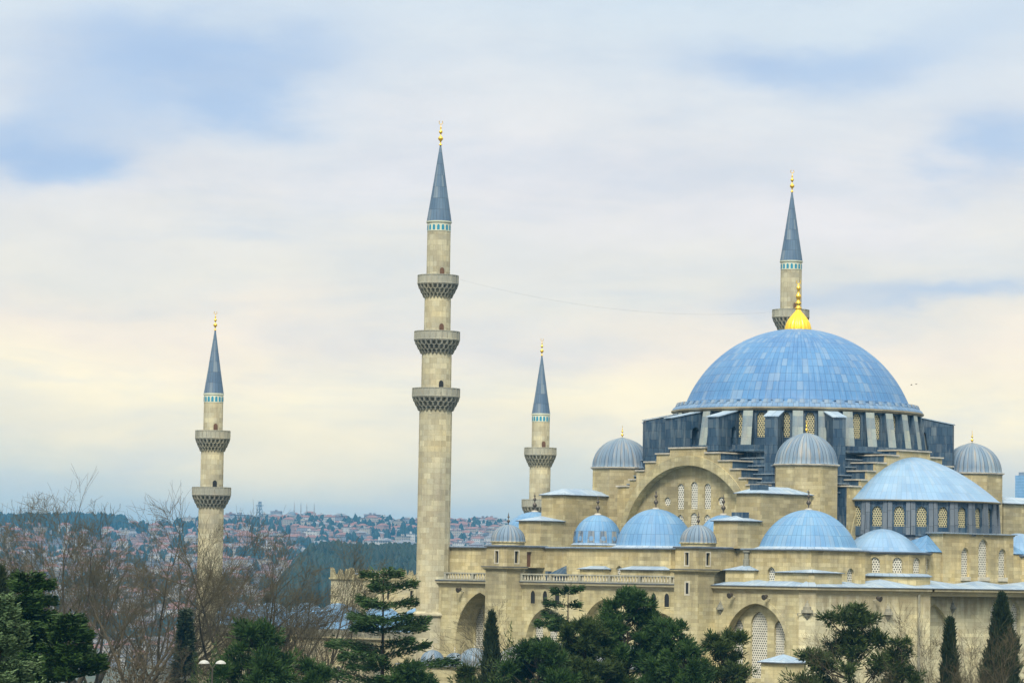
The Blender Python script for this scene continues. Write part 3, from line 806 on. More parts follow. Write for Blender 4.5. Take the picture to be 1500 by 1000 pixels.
ledge([(17.2, -27.3), (17.2, -30.0), (19.9, -30.0), (20.6, -29.3), (20.6, -28.8), (19.3, -28.75), (19.3, -27.3)], 23.6, 25.1, [(19.2, -28.9)], 25.75)
mb = MB(); mb.lathe([(.34, 25.5), (.34, 26.3), (.26, 26.35), (.26, 27.0), (.42, 27.05), (.42, 27.2)], 8, (19.25, -29.0), share=False)
mb.build('chimney', MT['corbel'], mosque)
ledge([(-10.4, -27.25), (-10.4, -29.3), (-8.05, -29.3), (-8.05, -27.25)], 23.6, 24.2, [(-8.4, -27.9)], 25.6, mat=MT['old'])
mb = MB(); mb.box(-11.0, -10.5, -29.2, -28.7, 23.7, 24.75); mb.build('vent_block', MT['old'], mosque)

# ---- piers that buttress the towers
def hipbox(name, x0, x1, y0, y1, z0, z1, zr, mat=None):
    mb = MB(); mb.box(x0, x1, y0, y1, z0, z1); o = mb.build(name, mat or MT['upper'], mosque)
    g = [(x0 - .25, y0 - .25), (x1 + .25, y0 - .25), (x1 + .25, y1 + .25), (x0 - .25, y1 + .25)]
    mb = MB(); mb.prism(g, z1 + .002, z1 + .09); mb.build('eave', MT['trim'], o)
    cx, cy = (x0 + x1) / 2, (y0 + y1) / 2; L = max(0, (y1 - y0) - (x1 - x0)) / 2
    mb = MB(); mb.hip(g, z1 + .095, [(cx, cy - L), (cx, cy + L)] if L > .1 else [(cx, cy)], zr, soffit=False)
    mb.build('pier_roof', MT['pale'], o)
    return o
for sx in (-1, 1):
    xa, xb = (13.5, 17.0) if sx > 0 else (-16.7, -13.1)
    hipbox('pier', xa, xb, -24.5, -16.5, 27.45, 33.3, 34.15); hipbox('pier', xa, xb, -28.0, -24.55, 27.45, 30.3, 30.95)
    hipbox('pier', xa, xb, 16.5, 24.5, 27.45, 33.3, 34.15); hipbox('pier', xa, xb, 24.55, 28.0, 27.45, 30.3, 30.95)
for b_ in ((14.9, 16.4, -23.9, -22.6, 33.4, 34.3), (14.6, 16.2, -26.4, -25.4, 30.4, 31.3)):
    mb = MB(); mb.box(*b_); mb.build('vent_block', MT['old'], mosque)

# ---- aisle domes
for x, R, h, zb, fl in ((22.5, 5.15, 3.9, 27.72, .55), (10.2, 2.75, 3.1, 28.0, .2), (0.0, 4.35, 4.05, 27.72, .55), (-9.1, 2.7, 3.15, 28.0, .2), (-19.4, 4.2, 3.9, 27.6, .5)):
    for sy in (-1, 1):
        mb = MB(); mb.lathe(dome_prof(R, h, zb, 16, .06, .05, cone=.07), 64, (x, 23.0 * sy))
        o = mb.build('aisle_dome', MT['blue'], mosque)
        mb = MB(); mb.lathe([(R + fl + .12, zb - .27), (R + fl * .45, zb - .12), (R + .02, zb - .02)], 64, (x, 23.0 * sy)); mb.build('flare', MT['pale'], o)
        mb = MB(); mb.lathe([(.38, zb + h - .06), (.38, zb + h + .1), (.2, zb + h + .16)], 12, (x, 23 * sy)); mb.build('cap', MT['ledge'], o)
        finial(o, x, 23.0 * sy, zb + h + .1, 2.5, MT['bronze'], False)
mb = MB()
for k in range(12):
    mb = MB(); a = k * PI / 6
    p = Vector((-9.1 + 2.72 * math.cos(a), -23 + 2.72 * math.sin(a), 0)); t = Vector((-math.sin(a), math.cos(a), 0))
    mb.face([p - t * .42 + Vector((0, 0, 28.0)), p + t * .42 + Vector((0, 0, 28.0)), p * 1 + t * .34 + Vector((-.1 * math.cos(a), -.1 * math.sin(a), 29.3)), p - t * .34 + Vector((-.1 * math.cos(a), -.1 * math.sin(a), 29.3))])
    mb.build('lead_patch', MT['patch'], mosque)

# ---- crossing: stepped gables on four sides, copied round the axis
GZ = [(2.7, 38.65), (4.8, 38.05), (6.6, 37.15), (7.95, 36.2), (9.0, 35.2), (10.95, 34.45)]
def gable():
    fr = Fr((-0.3, -17.8, 0), (1, 0, 0), (0, -1, 0))
    ol = [(-10.95, 27.4), (10.95, 27.4)]
    steps = []
    R_ = GZ[::-1]
    for i, (x, z) in enumerate(R_):
        ol.append((x, z)); steps.append(ol[-1])
        if i + 1 < len(R_): ol.append((R_[i + 1][0], z))
    left = [(-x, z) for x, z in reversed(ol[2:])]
    ol += left
    inner = arch(0, 27.41, 28.0, 10.05, 8.75, 16)
    mb = MB(); panel(mb, fr, ol, [inner], 1.05)
    top = ol[2:] + [ol[0]]
    g = mb.build('stepped_gable', MT['upper'], mosque)
    # tread and riser faces behind the stone front
    tb = MB(); rbs = {1: MB(), -1: MB()}
    pts = ol[1:] + [ol[0]]
    for p, q in zip(pts, pts[1:]):
        if abs(p[1] - q[1]) < 1e-6:
            lo, hi = min(p[0], q[0]), max(p[0], q[0])
            e0 = .14
            a, b2 = (lo - (e0 if p[1] and lo < 0 else 0), hi + (e0 if hi > 0 else 0))
            for d0, d1, z0, z1 in ((.16, -6.2, p[1] - .02, p[1] + .13),):
                x0, x1, y0, y1 = -0.3 + a, -0.3 + b2, -17.8 - d0, -17.8 - d1
                tb.box(x0, x1, y0, y1, z0, z1)
        else:
            x = p[0]
            s_ = 1 if x > 0 else -1; rb = rbs[s_]
            A = [fr.p(x, min(p[1], q[1]), -.3), fr.p(x, min(p[1], q[1]), -6), fr.p(x, max(p[1], q[1]), -6), fr.p(x, max(p[1], q[1]), -.3)]
            rb.face(A if s_ > 0 else A[::-1])
            B = [fr.p(x, min(p[1], q[1]), 0), fr.p(x, min(p[1], q[1]), -.3), fr.p(x, max(p[1], q[1]), -.3), fr.p(x, max(p[1], q[1]), 0)]
            rb.face(B if s_ > 0 else B[::-1], mi=1)
    tb.build('coping', MT['ledge'], g); [r_.build('lead_riser', [MT['old'], MT['upper']], g) for r_ in rbs.values()]
    # voussoir band
    bd = MB(); big = arch(0, 27.42, 28.0, 11.2 - .45, 9.85, 16)
    panel(bd, fr, big, [inner], 0, d=.10)
    for p, q in zip(big[1:], big[2:-1]):
        bd.face([fr.p(p[0], p[1], 0), fr.p(q[0], q[1], 0), fr.p(q[0], q[1], .1), fr.p(p[0], p[1], .1)][::-1])
    for p, q in zip(inner, inner[1:]):
        bd.face([fr.p(p[0], p[1], 0), fr.p(q[0], q[1], 0), fr.p(q[0], q[1], .1), fr.p(p[0], p[1], .1)])
    bd.build('arch_band', MT['wall'], g)
    return g, fr
G0, gfr = gable()
for k in (1, 2, 3): dup(G0, rz=k * PI / 2)
# tympanum filling with windows (south west and north east only; half domes close the other two arches)
tw = [arch(-1.95, 31.9, 34.2, .52, .55, 5), arch(0.15, 31.9, 34.35, .55, .6, 5), arch(2.2, 31.9, 34.2, .52, .55, 5),
      circle(-4.0, 32.75, .5), circle(4.3, 32.75, .5),
      arch(-1.95, 28.6, 30.7, .52, .6, 5), arch(0.15, 28.6, 30.9, .55, .6, 5), arch(2.2, 28.6, 30.7, .52, .6, 5), arch(-4.2, 28.6, 30.7, .52, .6, 5), arch(4.5, 28.6, 30.7, .52, .6, 5)]
tfr = Fr((-.3, -16.78, 0), (1, 0, 0), (0, -1, 0))
mb = MB(); panel(mb, tfr, arch(0, 27.42, 28.0, 10.2, 8.95, 16), tw, .22)
T0 = mb.build('tympanum', MT['upper'], mosque)
for h in tw: leaf_pane('window', tfr, h, -.15, WG, T0, .0)
dup(T0, rz=PI)

# ---- weight towers
def tower():
    t = MB()
    o8 = lambda r: [(14.2 + r * math.cos(PI / 8 + k * PI / 4), -14.2 + r * math.sin(PI / 8 + k * PI / 4)) for k in range(8)]
    ap = 1 / math.cos(PI / 8)
    t.prism(o8(3.33 * ap), 27.45, 36.55)
    o = t.build('weight_tower', MT['upper'], mosque)
    mb = MB(); mb.prism(o8(3.43 * ap), 36.552, 36.64); mb.prism(o8(3.58 * ap), 36.642, 36.76)
    mb.build('eave', MT['ledge'], o)
    mb = MB(); mb.lathe(dome_prof(3.33, 3.2, 36.95, 14, .16, .19, .12), 144, (14.2, -14.2), mod=lambda th, i: 1 + .03 * abs(math.cos(14 * th)), K=3.4)
    mb.build('dome', MT['fluted'], o)
    finial(o, 14.2, -14.2, 40.15, 1.5, MT['gold'])
    return o
T1 = tower()
for k in (1, 2, 3): dup(T1, rz=k * PI / 2)

# ---- drum of the great dome
mb = MB()
mb.lathe([(14.6, 33.0), (14.6, 38.3)], 64, share=False); mb.lathe([(14.6, 38.3), (15.9, 38.35), (15.9, 38.5), (15.2, 38.62), (15.2, 39.1), (13.8, 39.14)], 64, share=False)
db = mb.build('drum_base', MT['old'], mosque)
for hf, z0, z1 in ((16.45, 27.45, 33.75), (16.0, 33.75, 34.75), (15.45, 34.75, 35.7), (14.9, 35.7, 36.65), (14.3, 36.65, 37.55), (13.6, 37.55, 38.25)):
    mb = MB(); q = hf; mb.prism([(-q, -q), (q, -q), (q, q), (-q, q)], z0, z1); mb.build('lead_step', MT['old'], db)
    mb = MB(); q = hf + .16; mb.prism([(-q, -q), (q, -q), (q, q), (-q, q)], z1 + .002, z1 + .10); mb.build('step_coping', MT['ledge_lead'], db)
NW = 32
def ring_wall(name, c, R, z0, z1, n, a0, step, hw, zs0, zs1, rise, mat, pane, sub=3, ptype='arch', panehole=None):
    """curved wall with an arched window in each facet"""
    mb = MB(); P = []
    for k in range(n):
        th = a0 + step * k
        half = R * math.tan(step / 2)
        nn = (math.cos(th), math.sin(th), 0); tt = (-math.sin(th), math.cos(th), 0)
        fr = Fr((c[0] + R * nn[0], c[1] + R * nn[1], 0), tt, nn)
        h = arch(0, zs0, zs1, hw, rise, 6)
        panel(mb, fr, rect(-half, half, z0, z1), [h], .3)
        P.append((fr, h))
    o = mb.build(name, mat, mosque)
    for fr, h in P: leaf_pane('window', fr, h, -.22, pane, o)
    return o, P
OFF = math.radians(-45 + 3.0)
drum, dp = ring_wall('drum', (0, 0), 13.95, 39.1, 43.2, NW, OFF, 2 * PI / NW, .50, 40.0, 42.2, .62, MT['old'], GG)
for k in range(NW):
    rb = MB()
    th = OFF + 2 * PI / NW * (k + .5)
    n_ = Vector((math.cos(th), math.sin(th), 0)); t = Vector((-math.sin(th), math.cos(th), 0)); Z = Vector((0, 0, 1))
    for (r0, r1, hw0, hw1, z0, z1) in ((15.0, 14.4, .62, .58, 39.08, 42.95),):
        a = [n_ * 13.2 - t * hw0, n_ * r0 - t * hw0, n_ * r0 + t * hw0, n_ * 13.2 + t * hw0]
        b2 = [n_ * 13.2 - t * hw1, n_ * r1 - t * hw1, n_ * r1 + t * hw1, n_ * 13.2 + t * hw1]
        rb.face([a[1] + Z * z0, a[2] + Z * z0, b2[2] + Z * z1, b2[1] + Z * z1])
        rb.face([a[0] + Z * z0, a[1] + Z * z0, b2[1] + Z * z1, b2[0] + Z * z1], mi=1)
        rb.face([a[2] + Z * z0, a[3] + Z * z0, b2[3] + Z * z1, b2[2] + Z * z1], mi=1)
        rb.face([q + Z * z1 for q in b2])
    rb.build('rib', [MT['rib'], MT['old']], drum)
# cornice and ruffled lead skirt
mb = MB(); mb.lathe([(13.4, 42.9), (14.2, 43.0), (14.35, 43.15), (14.5, 43.22), (14.5, 43.36), (13.5, 43.4)], 96, share=False)
mb.build('drum_cornice', MT['brown'], mosque)
mb = MB(); mb.lathe([(14.42, 43.38), (14.30, 43.62), (14.0, 43.85), (13.75, 44.05)], 96, K=14.4)
NK = 64
for k in range(NK):
    th = 2 * PI * k / NK
    n_ = Vector((math.cos(th), math.sin(th), 0)); t = Vector((-math.sin(th), math.cos(th), 0))
    w0 = .5; p = n_ * 13.55
    zz = (44.02, 44.26)
    mb.face([n_ * 14.05 - t * w0 + Vector((0, 0, 43.85)), n_ * 14.05 + t * w0 + Vector((0, 0, 43.85)), n_ * 13.85 + t * w0 * .8 + Vector((0, 0, zz[1])), n_ * 13.85 - t * w0 * .8 + Vector((0, 0, zz[1]))])
    mb.face([n_ * 13.85 - t * w0 * .8 + Vector((0, 0, zz[1])), n_ * 13.85 + t * w0 * .8 + Vector((0, 0, zz[1])), n_ * 12.9 + t * w0 * .8 + Vector((0, 0, 44.3)), n_ * 12.9 - t * w0 * .8 + Vector((0, 0, 44.3))])
mb.build('dome_skirt', MT['skirt'], mosque)
mb = MB(); mb.lathe([(13.75, 44.05), (13.0, 44.05)] + dome_prof(12.85, 8.85, 44.2, 30), 128, K=12.8)
gd = mb.build('great_dome', MT['dome'], mosque)
# gilded finial: fluted bulb and stacked spire
mb = MB()
bp = [(1.42, 52.9), (1.40, 53.2), (1.28, 53.7), (1.02, 54.2), (.66, 54.7), (.40, 55.05), (.28, 55.3)]
mb.lathe(bp, 96, mod=lambda th, i: 1 + (.09 * abs(math.cos(9 * th)) if i < 5 else 0))
fb_ = mb.build('finial_bulb', MT['goldbulb'], gd)
mb = MB(); mb.lathe([(.28, 55.3), (.42, 55.4), (.42, 55.5), (.22, 55.6), (.24, 55.9), (.36, 56.0), (.36, 56.1), (.2, 56.2), (.2, 56.5), (.33, 56.75), (.3, 56.95), (.15, 57.15),
                     (.13, 57.5), (.26, 57.75), (.22, 57.9), (.1, 58.05), (.07, 58.3), (0, 58.35)], 16)
P = [(.24 * math.cos(math.radians(130 + 28 * k)) * .7, .24 * math.cos(math.radians(130 + 28 * k)) * .7, 58.5 + .24 * math.sin(math.radians(130 + 28 * k))) for k in range(11)]
mb.tube(P, .05, 5); mb.build('finial_spire', MT['gold'], gd)

# ---- flying buttresses round the drum
def flyer(zb):
    """radial lead-clad buttress pointing to +x"""
    mb = MB(); r0, r1, hw = 13.2, 17.95, .72
    prof = [(r0, zb), (r1, zb), (r1, 42.05), (r0, 43.05)]
    hole = arch(14.75, 39.2, 40.6, .5, .6, 5)
    A = Fr((0, -hw, 0), (1, 0, 0), (0, -1, 0)); panel(mb, A, prof, [hole], hw * 2)
    B = Fr((0, hw, 0), (-1, 0, 0), (0, 1, 0)); panel(mb, B, [(-x, z) for x, z in prof][::-1], [[(-x, z) for x, z in hole]], 0)
    mb.face([(r1, -hw, zb), (r1, hw, zb), (r1, hw, 42.05), (r1, -hw, 42.05)])
    o = mb.build('flying_buttress', MT['old'], mosque)
    mb = MB(); e = .12
    lo, hi = 42.06, 43.06
    q = [(r0, -hw - e, hi), (r1 + e, -hw - e, lo), (r1 + e, hw + e, lo), (r0, hw + e, hi)]
    mb.face([(x, y, z + .1) for x, y, z in q]); mb.face(q[::-1])
    for i in range(4):
        a, b2 = q[i], q[(i + 1) % 4]; mb.face([a, b2, (*b2[:2], b2[2] + .1), (*a[:2], a[2] + .1)])
    mb.build('coping', MT['pale'], o)
    return o
FBS = {}
for base_a, offs in ((-90, (-33, -11, 11, 33)), (0, (-33, 33)), (90, (-33, -11, 11, 33)), (180, (-33, 33))):
    for d_ in offs:
        a = math.radians(base_a + d_)
        key = abs(d_) > 20
        if key not in FBS: FBS[key] = flyer(33.0 if key else 38.3); FBS[key].rotation_euler = (0, 0, a)
        else: dup(FBS[key], rz=a)

# ---- half domes on the long axis
def half(rot):
    s_ = 1 if rot == 0 else -1
    cx = 16.0 * s_
    a0 = -PI / 2 + (0 if s_ > 0 else PI); 
    R = 10.4
    n = 13; step = math.radians(13.4)
    o, P = ring_wall('half_drum', (cx, 0), R, 29.2, 32.95, n, a0 + (PI - step * (n - 1)) / 2 + math.radians(1.5) * s_, step, .55, 30.2, 31.75, .68, MT['old'], GG)
    for fr, h in P:
        for sgn in (-1, 1):
            for w0, w1 in ((.74, 1.21),):
                x0, x1 = (w0, w1) if sgn > 0 else (-w1, -w0)
                mb = MB(); q = [fr.p(x0, 29.3, .36), fr.p(x1, 29.3, .36), fr.p(x1, 32.9, .14), fr.p(x0, 32.9, .14)]
                mb.face(q); mb.face([fr.p(x0, 29.3, 0), q[0], q[3], fr.p(x0, 32.9, 0)]); mb.face([q[1], fr.p(x1, 29.3, 0), fr.p(x1, 32.9, 0), q[2]])
                mb.build('pilaster', MT['greylead'], o)
    mb = MB(); mb.lathe([(10.4, 32.9), (10.7, 32.93), (10.9, 33.02), (10.9, 33.1), (10.6, 33.12)], 48, (cx, 0), a0 - .15, a0 + PI + .15, share=False); mb.build('half_drum_cornice', MT['brown'], mosque)
    mb = MB(); mb.lathe(dome_prof(10.5, 4.95, 33.28, 20, .4, .18, cone=.24), 72, (cx, 0), a0 - .15, a0 + PI + .15, K=10.8)
    hd = mb.build('half_dome', MT['blue'] if False else MT['pale_blue'], mosque)
    mb = MB(); mb.lathe([(10.3, 27.4), (10.2, 28.7), (10.25, 29.3), (10.0, 29.35)], 48, (cx, 0), a0 - .1, a0 + PI + .1); mb.build('half_dome_apron', MT['apron'], mosque)
MT['apron'] = lead('streaked_apron_lead', (0.20, 0.24, 0.29), (0.28, 0.32, 0.36), 0.7, 3.0, 0.0, streak=0.6, stain=(0.34, 0.33, 0.30))
half(0); half(1)

# ---- exedrae, mihrab block and the rest of the south east front
def exedra(y):
    s_ = -1 if y < 0 else 1
    c = (23.0, y); R = 5.0
    base = math.radians(-45) if s_ < 0 else math.radians(45)
    n = 8; step = math.radians(28)
    o, P = ring_wall('exedra_wall', c, R, 23.5, 27.15, n, base - step * (n - 1) / 2 + math.radians(14 * 0), step, .55, 25.15, 26.2, .6, MT['upper'], WG)
    mb = MB(); mb.lathe([(R, 27.1), (R + .22, 27.14), (R + .38, 27.25), (R + .38, 27.36), (R - 1, 27.4)], 40, c, share=False); mb.build('eave', MT['trim'], o)
    mb = MB(); mb.lathe(dome_prof(4.1, 2.3, 27.55, 12, 1.1, .18, cone=.2), 56, c, K=4.2); mb.build('exedra_dome', MT['pale_blue'], mosque)
    mb = MB(); mb.lathe([(R + .75, 23.5), (R + .75, 24.75)], 14, c, base - 1.25, base + 1.0, share=False, smooth=False); lo = mb.build('ledge', MT['upper'], mosque)
    mb = MB(); mb.lathe([(R + .75, 24.75), (R + 1.0, 24.78), (R + 1.0, 24.86), (R + .5, 25.05), (R, 25.12)], 14, c, base - 1.25, base + 1.0, share=False, smooth=False)
    mb.build('ledge_roof', MT['pale'], lo)
exedra(-11.6); exedra(11.6)
MB_ = [(26.62, -5.9), (26.62, 6.2), (18, 6.2), (18, -5.9)]
def mw(c, z0, z1, hw, r): return (arch(c + 5.9, z0, z1, hw, r), WG, 0)
mh = walls('mihrab_block', MB_, 23.4, 29.35, MT['upper'], mosque,
           {0: [mw(-2.1, 24.9, 27.2, .68, .85), mw(1.0, 24.9, 28.0, .85, 1.05), mw(4.3, 24.9, 27.2, .68, .85)]})
mb = MB(); mb.prism(offset(MB_, .12), 29.35, 29.5); mb.build('cornice', MT['upper'], mh)
mb = MB(); mb.prism(offset(MB_, .3), 29.5, 29.6); mb.hip(offset(MB_, .28), 29.604, [(22, -1), (22, 1)], 29.9, soffit=False); mb.build('roof', MT['ledge_lead'], mh)
mb = MB()      # pale sills under the three windows, pale surrounds
for c, hw in ((-2.1, .8), (1.0, .98), (4.3, .8)): mb.box(26.5, 26.74, c - hw, c + hw, 24.45, 24.88)
mb.build('sill', MT['frame'], mh)
for s_ in (-1, 1):      # sloping lead gores either side of the block
    mb = MB(); y0, y1 = (-5.95, -9.6) if s_ < 0 else (6.25, 9.9); o_ = 1 if s_ > 0 else -1
    mb.face([(26.55, y0, 27.48), (26.45, y0 + (y1 - y0) * .75, 27.48), (24.5, y0, 29.35)][::o_])
    mb.face([(26.45, y0 + (y1 - y0) * .75, 27.48), (21.5, y1, 27.6), (24.5, y0, 29.35)][::o_])
    mb.build('gore_roof', MT['blue'], mosque)
for b_ in ((25.0, 26.4, -9.4, -5.95, 23.5, 27.4), (25.0, 26.4, 6.25, 10, 23.5, 27.4)):
    mb = MB(); mb.box(*b_); mb.build('infill_wall', MT['upper'], mosque)

# ---- carved bird houses on the walls
def birdhouse(c, n_, zt, k=1.0, shelf=True):
    mb = MB(); a = math.atan2(n_[1], n_[0])
    pf = [(0.0, 0), (.07, -.1), (.07, -.3), (.22, -.34), (.26, -.62), (.40, -.66), (.44, -.98), (.60, -1.02), (.62, -1.3), (.3, -1.42), (.42, -1.5), (.2, -1.8), (0.0, -2.1)]
    mb.lathe([(r * k, zt + z * k) for r, z in pf][::-1], 7, c, a - PI / 2, a + PI / 2, share=False, smooth=False)
    t = Vector((-n_[1], n_[0], 0)).normalized(); nn = Vector((*n_, 0)).normalized(); p = Vector((*c, 0))
    o = mb.build('bird_house', MT['corbel'], mosque)
    if shelf:
        mb = MB(); 
        for s_ in (-1, 1):
            mb.tube([p + t * s_ * .5 * k + nn * .2 + Vector((0, 0, zt - 1.36 * k)), p + t * s_ * 1.0 * k + nn * .3 + Vector((0, 0, zt - 1.36 * k)), p + t * s_ * .95 * k + nn * .25 + Vector((0, 0, zt - 1.6 * k))], .06, 5)
        mb.build('bracket', MT['corbel'], o)
birdhouse((28.9, -30.2), (1, -1), 22.2, 1.0)
birdhouse((29.5, -18.3), (1, 0), 22.0, .95, False)
birdhouse((28.0, -5.9), (1, 0), 22.3, .7, False)
birdhouse((17.3, -30.8), (0, -1), 22.0, .75, False)
# dark rain pipe on the wall end
mb = MB(); mb.tube([(29.62, -13.4, 22.9), (29.62, -13.4, 2)], .14, 8); mb.build('rain_pipe', MT['rust'] if 'rust' in MT else MT['corbel'], mosque)
# porch along the foot of the gallery: lean-to lead roof and two small domes
mb = MB()
mb.box(-12.8, 12.4, -36.4, -30.9, -1, 14.6); mb.box(-26.5, -12.9, -37.0, -33.3, -1, 14.0)
pw = mb.build('porch', MT['wall'], mosque)
mb = MB(); mb.face([(-12.9, -36.8, 14.7), (12.6, -36.8, 14.7), (12.6, -30.85, 16.9), (-12.9, -30.85, 16.9)]); mb.face([(-12.9, -36.8, 14.62), (-12.9, -30.85, 16.8), (12.6, -30.85, 16.8), (12.6, -36.8, 14.62)])
mb.box(-26.8, -12.8, -37.3, -33.1, 14.0, 14.16)
mb.build('porch_roof', MT['apron'], pw)
for x, R in ((-15.6, 1.85), (-18.9, 1.2), (-22.6, 1.4)):
    mb = MB(); mb.lathe(dome_prof(R, R * .95, 14.4, 10, .25, .22), 40, (x, -35.4)); o = mb.build('porch_dome', MT['fluted'], pw)
    finial(pw, x, -35.4, 14.3 + R * .95, 1.0, MT['frame'], False)

# ------------------------------------------------------------------ floodlights clamped under the cornice
def floodlight(c, t, lab):
    o = thing('floodlight', lab, 'floodlight', c, 0, 'floodlights on the mosque walls')
    t = Vector(t); t.z = 0
    nn = t.normalized(); s_ = Vector((-nn.y, nn.x, 0))
    mb = MB(); mb.tube([(0, 0, 0), nn * .55 + Vector((0, 0, .05))], .05, 6); mb.build('bracket', MT['frame'], o)
    mb = MB(); p = nn * .75
    mb.tube([p - nn * .25 + Vector((0, 0, .3)), p + nn * .25 + Vector((0, 0, .12))], (.16, .3), 10); mb.tube([p + nn * .25 + Vector((0, 0, .12)), p + nn * .26 + Vector((0, 0, .117))], (.3, .001), 10); mb.tube([p - nn * .26 + Vector((0, 0, .303)), p - nn * .25 + Vector((0, 0, .3))], (.001, .16), 10)
    mb.build('lamp_head', MT['bronze'], o)
floodlight((-22.6, -30.8, 22.3), (0, -1, 0), 'dark floodlight above the deep arch beside the tallest minaret')
floodlight((19.4, -30.8, 22.35), (0, -1, 0), 'dark floodlight up left of the big arch with three lattice windows')
floodlight((24.3, -30.8, 22.25), (0, -1, 0), 'dark floodlight up right of the big arch with three lattice windows')
floodlight((29.5, -20.6, 22.25), (1, 0, 0), 'dark floodlight on the stained wall between two carved bird houses')

# ------------------------------------------------------------------ minarets
def minaret(x, y, label, apex, cone, pars, rads, coneR, base_z, base_r, fin):
    o = thing('minaret', label, 'minaret', (x, y, 0), 0, 'minarets of the mosque')
    n = 16
    mb = MB()
    zz = [base_z] + [p[0] - 2.6 for p in pars[::-1]] + [cone]
    lo = base_z
    for i, r in enumerate(rads[::-1]):
        hi = (pars[::-1][i][0] - .6) if i < len(pars) else cone - .02
        mb.lathe([(r * 1.012, lo), (r, hi)], n, share=False, K=r, smooth=False)
        # slim vertical mouldings on the edges
        for k in range(n):
            th = 2 * PI * (k + .0) / n
            p0 = Vector((r * 1.012 * math.cos(th), r * 1.012 * math.sin(th), lo)); p1 = Vector((r * math.cos(th), r * math.sin(th), hi))
            mb.tube([p0, p1], .022, 3)
        lo = hi - .3
    mb.lathe([(base_r + .15, base_z - .25), (base_r + .28, base_z - .12), (base_r + .28, base_z + .05), (rads[-1] + .05, base_z + .35)], n, share=False, smooth=False)
    q = base_r * 1.02
    mb.lathe([(base_r, -1), (base_r, base_z - .25)], n, share=False, K=base_r, smooth=False)
    mb.build('shaft', MT['shaft'], o)
    for i, (zt, R) in enumerate(pars):
        ra = rads[i]; rb_ = rads[i + 1]
        mb = MB()
        mb.lathe([(R, zt - .92), (R, zt - .10)], 24, share=False, K=R, smooth=False)
        mb.lathe([(R, zt - .10), (R + .05, zt - .08), (R + .05, zt), (R - .14, zt), (R - .14, zt - .95), (ra - .05, zt - .95)], 24, share=False, K=R, smooth=False)
        mb.lathe([(R - .3, zt - 1.08), (R + .07, zt - 1.02), (R + .07, zt - .92), (R, zt - .90)], 24, share=False, smooth=False)
        for k in range(24):
            th = 2 * PI * k / 24
            mb.tube([(R * 1.005 * math.cos(th), R * 1.005 * math.sin(th), zt - .92), (R * 1.005 * math.cos(th), R * 1.005 * math.sin(th), zt - .02)], .05, 4)
        b_ = mb.build('balcony', MT['grey'], o)
        mb = MB(); tiers = 3; H = 1.55
        for t in range(tiers):
            z1 = zt - 1.05 - H * t / tiers; z0 = zt - 1.05 - H * (t + 1) / tiers
            r1 = R + (rb_ + .05 - R) * (t / tiers) ** 1.15; r0 = R + (rb_ + .05 - R) * ((t + .75) / tiers) ** 1.1
            ph = (t % 2) * .5
            N = 24
            deep = lambda th, ph=ph: int(math.floor((th / (2 * PI) * N + ph) * 2 + .01)) % 2
            mod = lambda th, i_: 1 - (.17 if i_ == 0 else .13) * deep(th)
            mb.lathe([(r0 + (r1 - r0) * .25, z0), (r1, z1 - .1)], N * 4, mod=mod, smooth=False, K=R)
            mb.lathe([(r1 * 1.0, z1 - .1), (r1 + .02, z1 - .08), (r1 + .02, z1 - .01), (r1 * .8, z1)], 24, share=False, smooth=False)
        mb.build('corbel', MT['corbel'], b_)
        # door behind the parapet
        ad = math.radians(-45 - 2) + .42
        t_ = Vector((-math.sin(ad), math.cos(ad), 0)); nn = Vector((math.cos(ad), math.sin(ad), 0)); fr = Fr(nn * (ra + .02), t_, nn)
        mb = MB(); panel(mb, fr, arch(0, zt - .95, zt + .55, .27, .3, 4), d=.03); mb.build('door', DK if i == len(pars) - 1 else MT['door'], o)
    # tile band, spire, finial
    rt = rads[0]
    mb = MB(); mb.lathe([(rt + .03, cone - 1.1), (rt + .03, cone - .12)], 32, K=rt); mb.lathe([(rt + .1, cone - .14), (coneR + .06, cone - .06), (coneR + .06, cone + .06), (coneR - .1, cone + .1)], 32, share=False)
    tb_ = mb.build('tile_band', MT['tileband'], o)
    mb = MB()
    for k in range(16):
        th = 2 * PI * k / 16; nn = Vector((math.cos(th), math.sin(th), 0)); fr = Fr(nn * (rt + .045), (-math.sin(th), math.cos(th), 0), nn)
        panel(mb, fr, arch(0, cone - .98, cone - .55, .15, .22, 3))
    mb.build('turquoise_tiles', MT['bluetile'], tb_)
    mb = MB(); mb.lathe([(coneR + .03, cone + .06), (coneR * .68, cone + (apex - cone) * .34), (coneR * .36, cone + (apex - cone) * .67), (.06, apex)], 24, K=coneR, smooth=True)
    sp = mb.build('spire', MT['spire'], o)
    finial(sp, 0, 0, apex - .15, fin, MT['gold'])
    return o
TALL = dict(apex=73.86, cone=64.75, pars=[(58.57, 2.33), (52.09, 2.6), (45.53, 2.72)], rads=[1.33, 1.5, 1.70, 1.87], coneR=1.42, base_z=19.6, base_r=2.15, fin=2.9)
SHORT = dict(apex=54.35, cone=46.19, pars=[(41.61, 2.16), (34.55, 2.4)], rads=[1.19, 1.40, 1.56], coneR=1.23, base_z=17.6, base_r=1.95, fin=2.4)
minaret(-28.57, -30.25, 'tallest looking minaret in front with three balconies, left of the mosque wall', **TALL)
minaret(-28.57, 30.25, 'minaret rising from behind the top of the great dome', **TALL)
minaret(-72.47, -28.29, 'slim minaret farthest left standing among bare trees', **SHORT)
minaret(-72.47, 28.29, 'slim minaret with two balconies standing behind the left end of the mosque roofs', **SHORT)
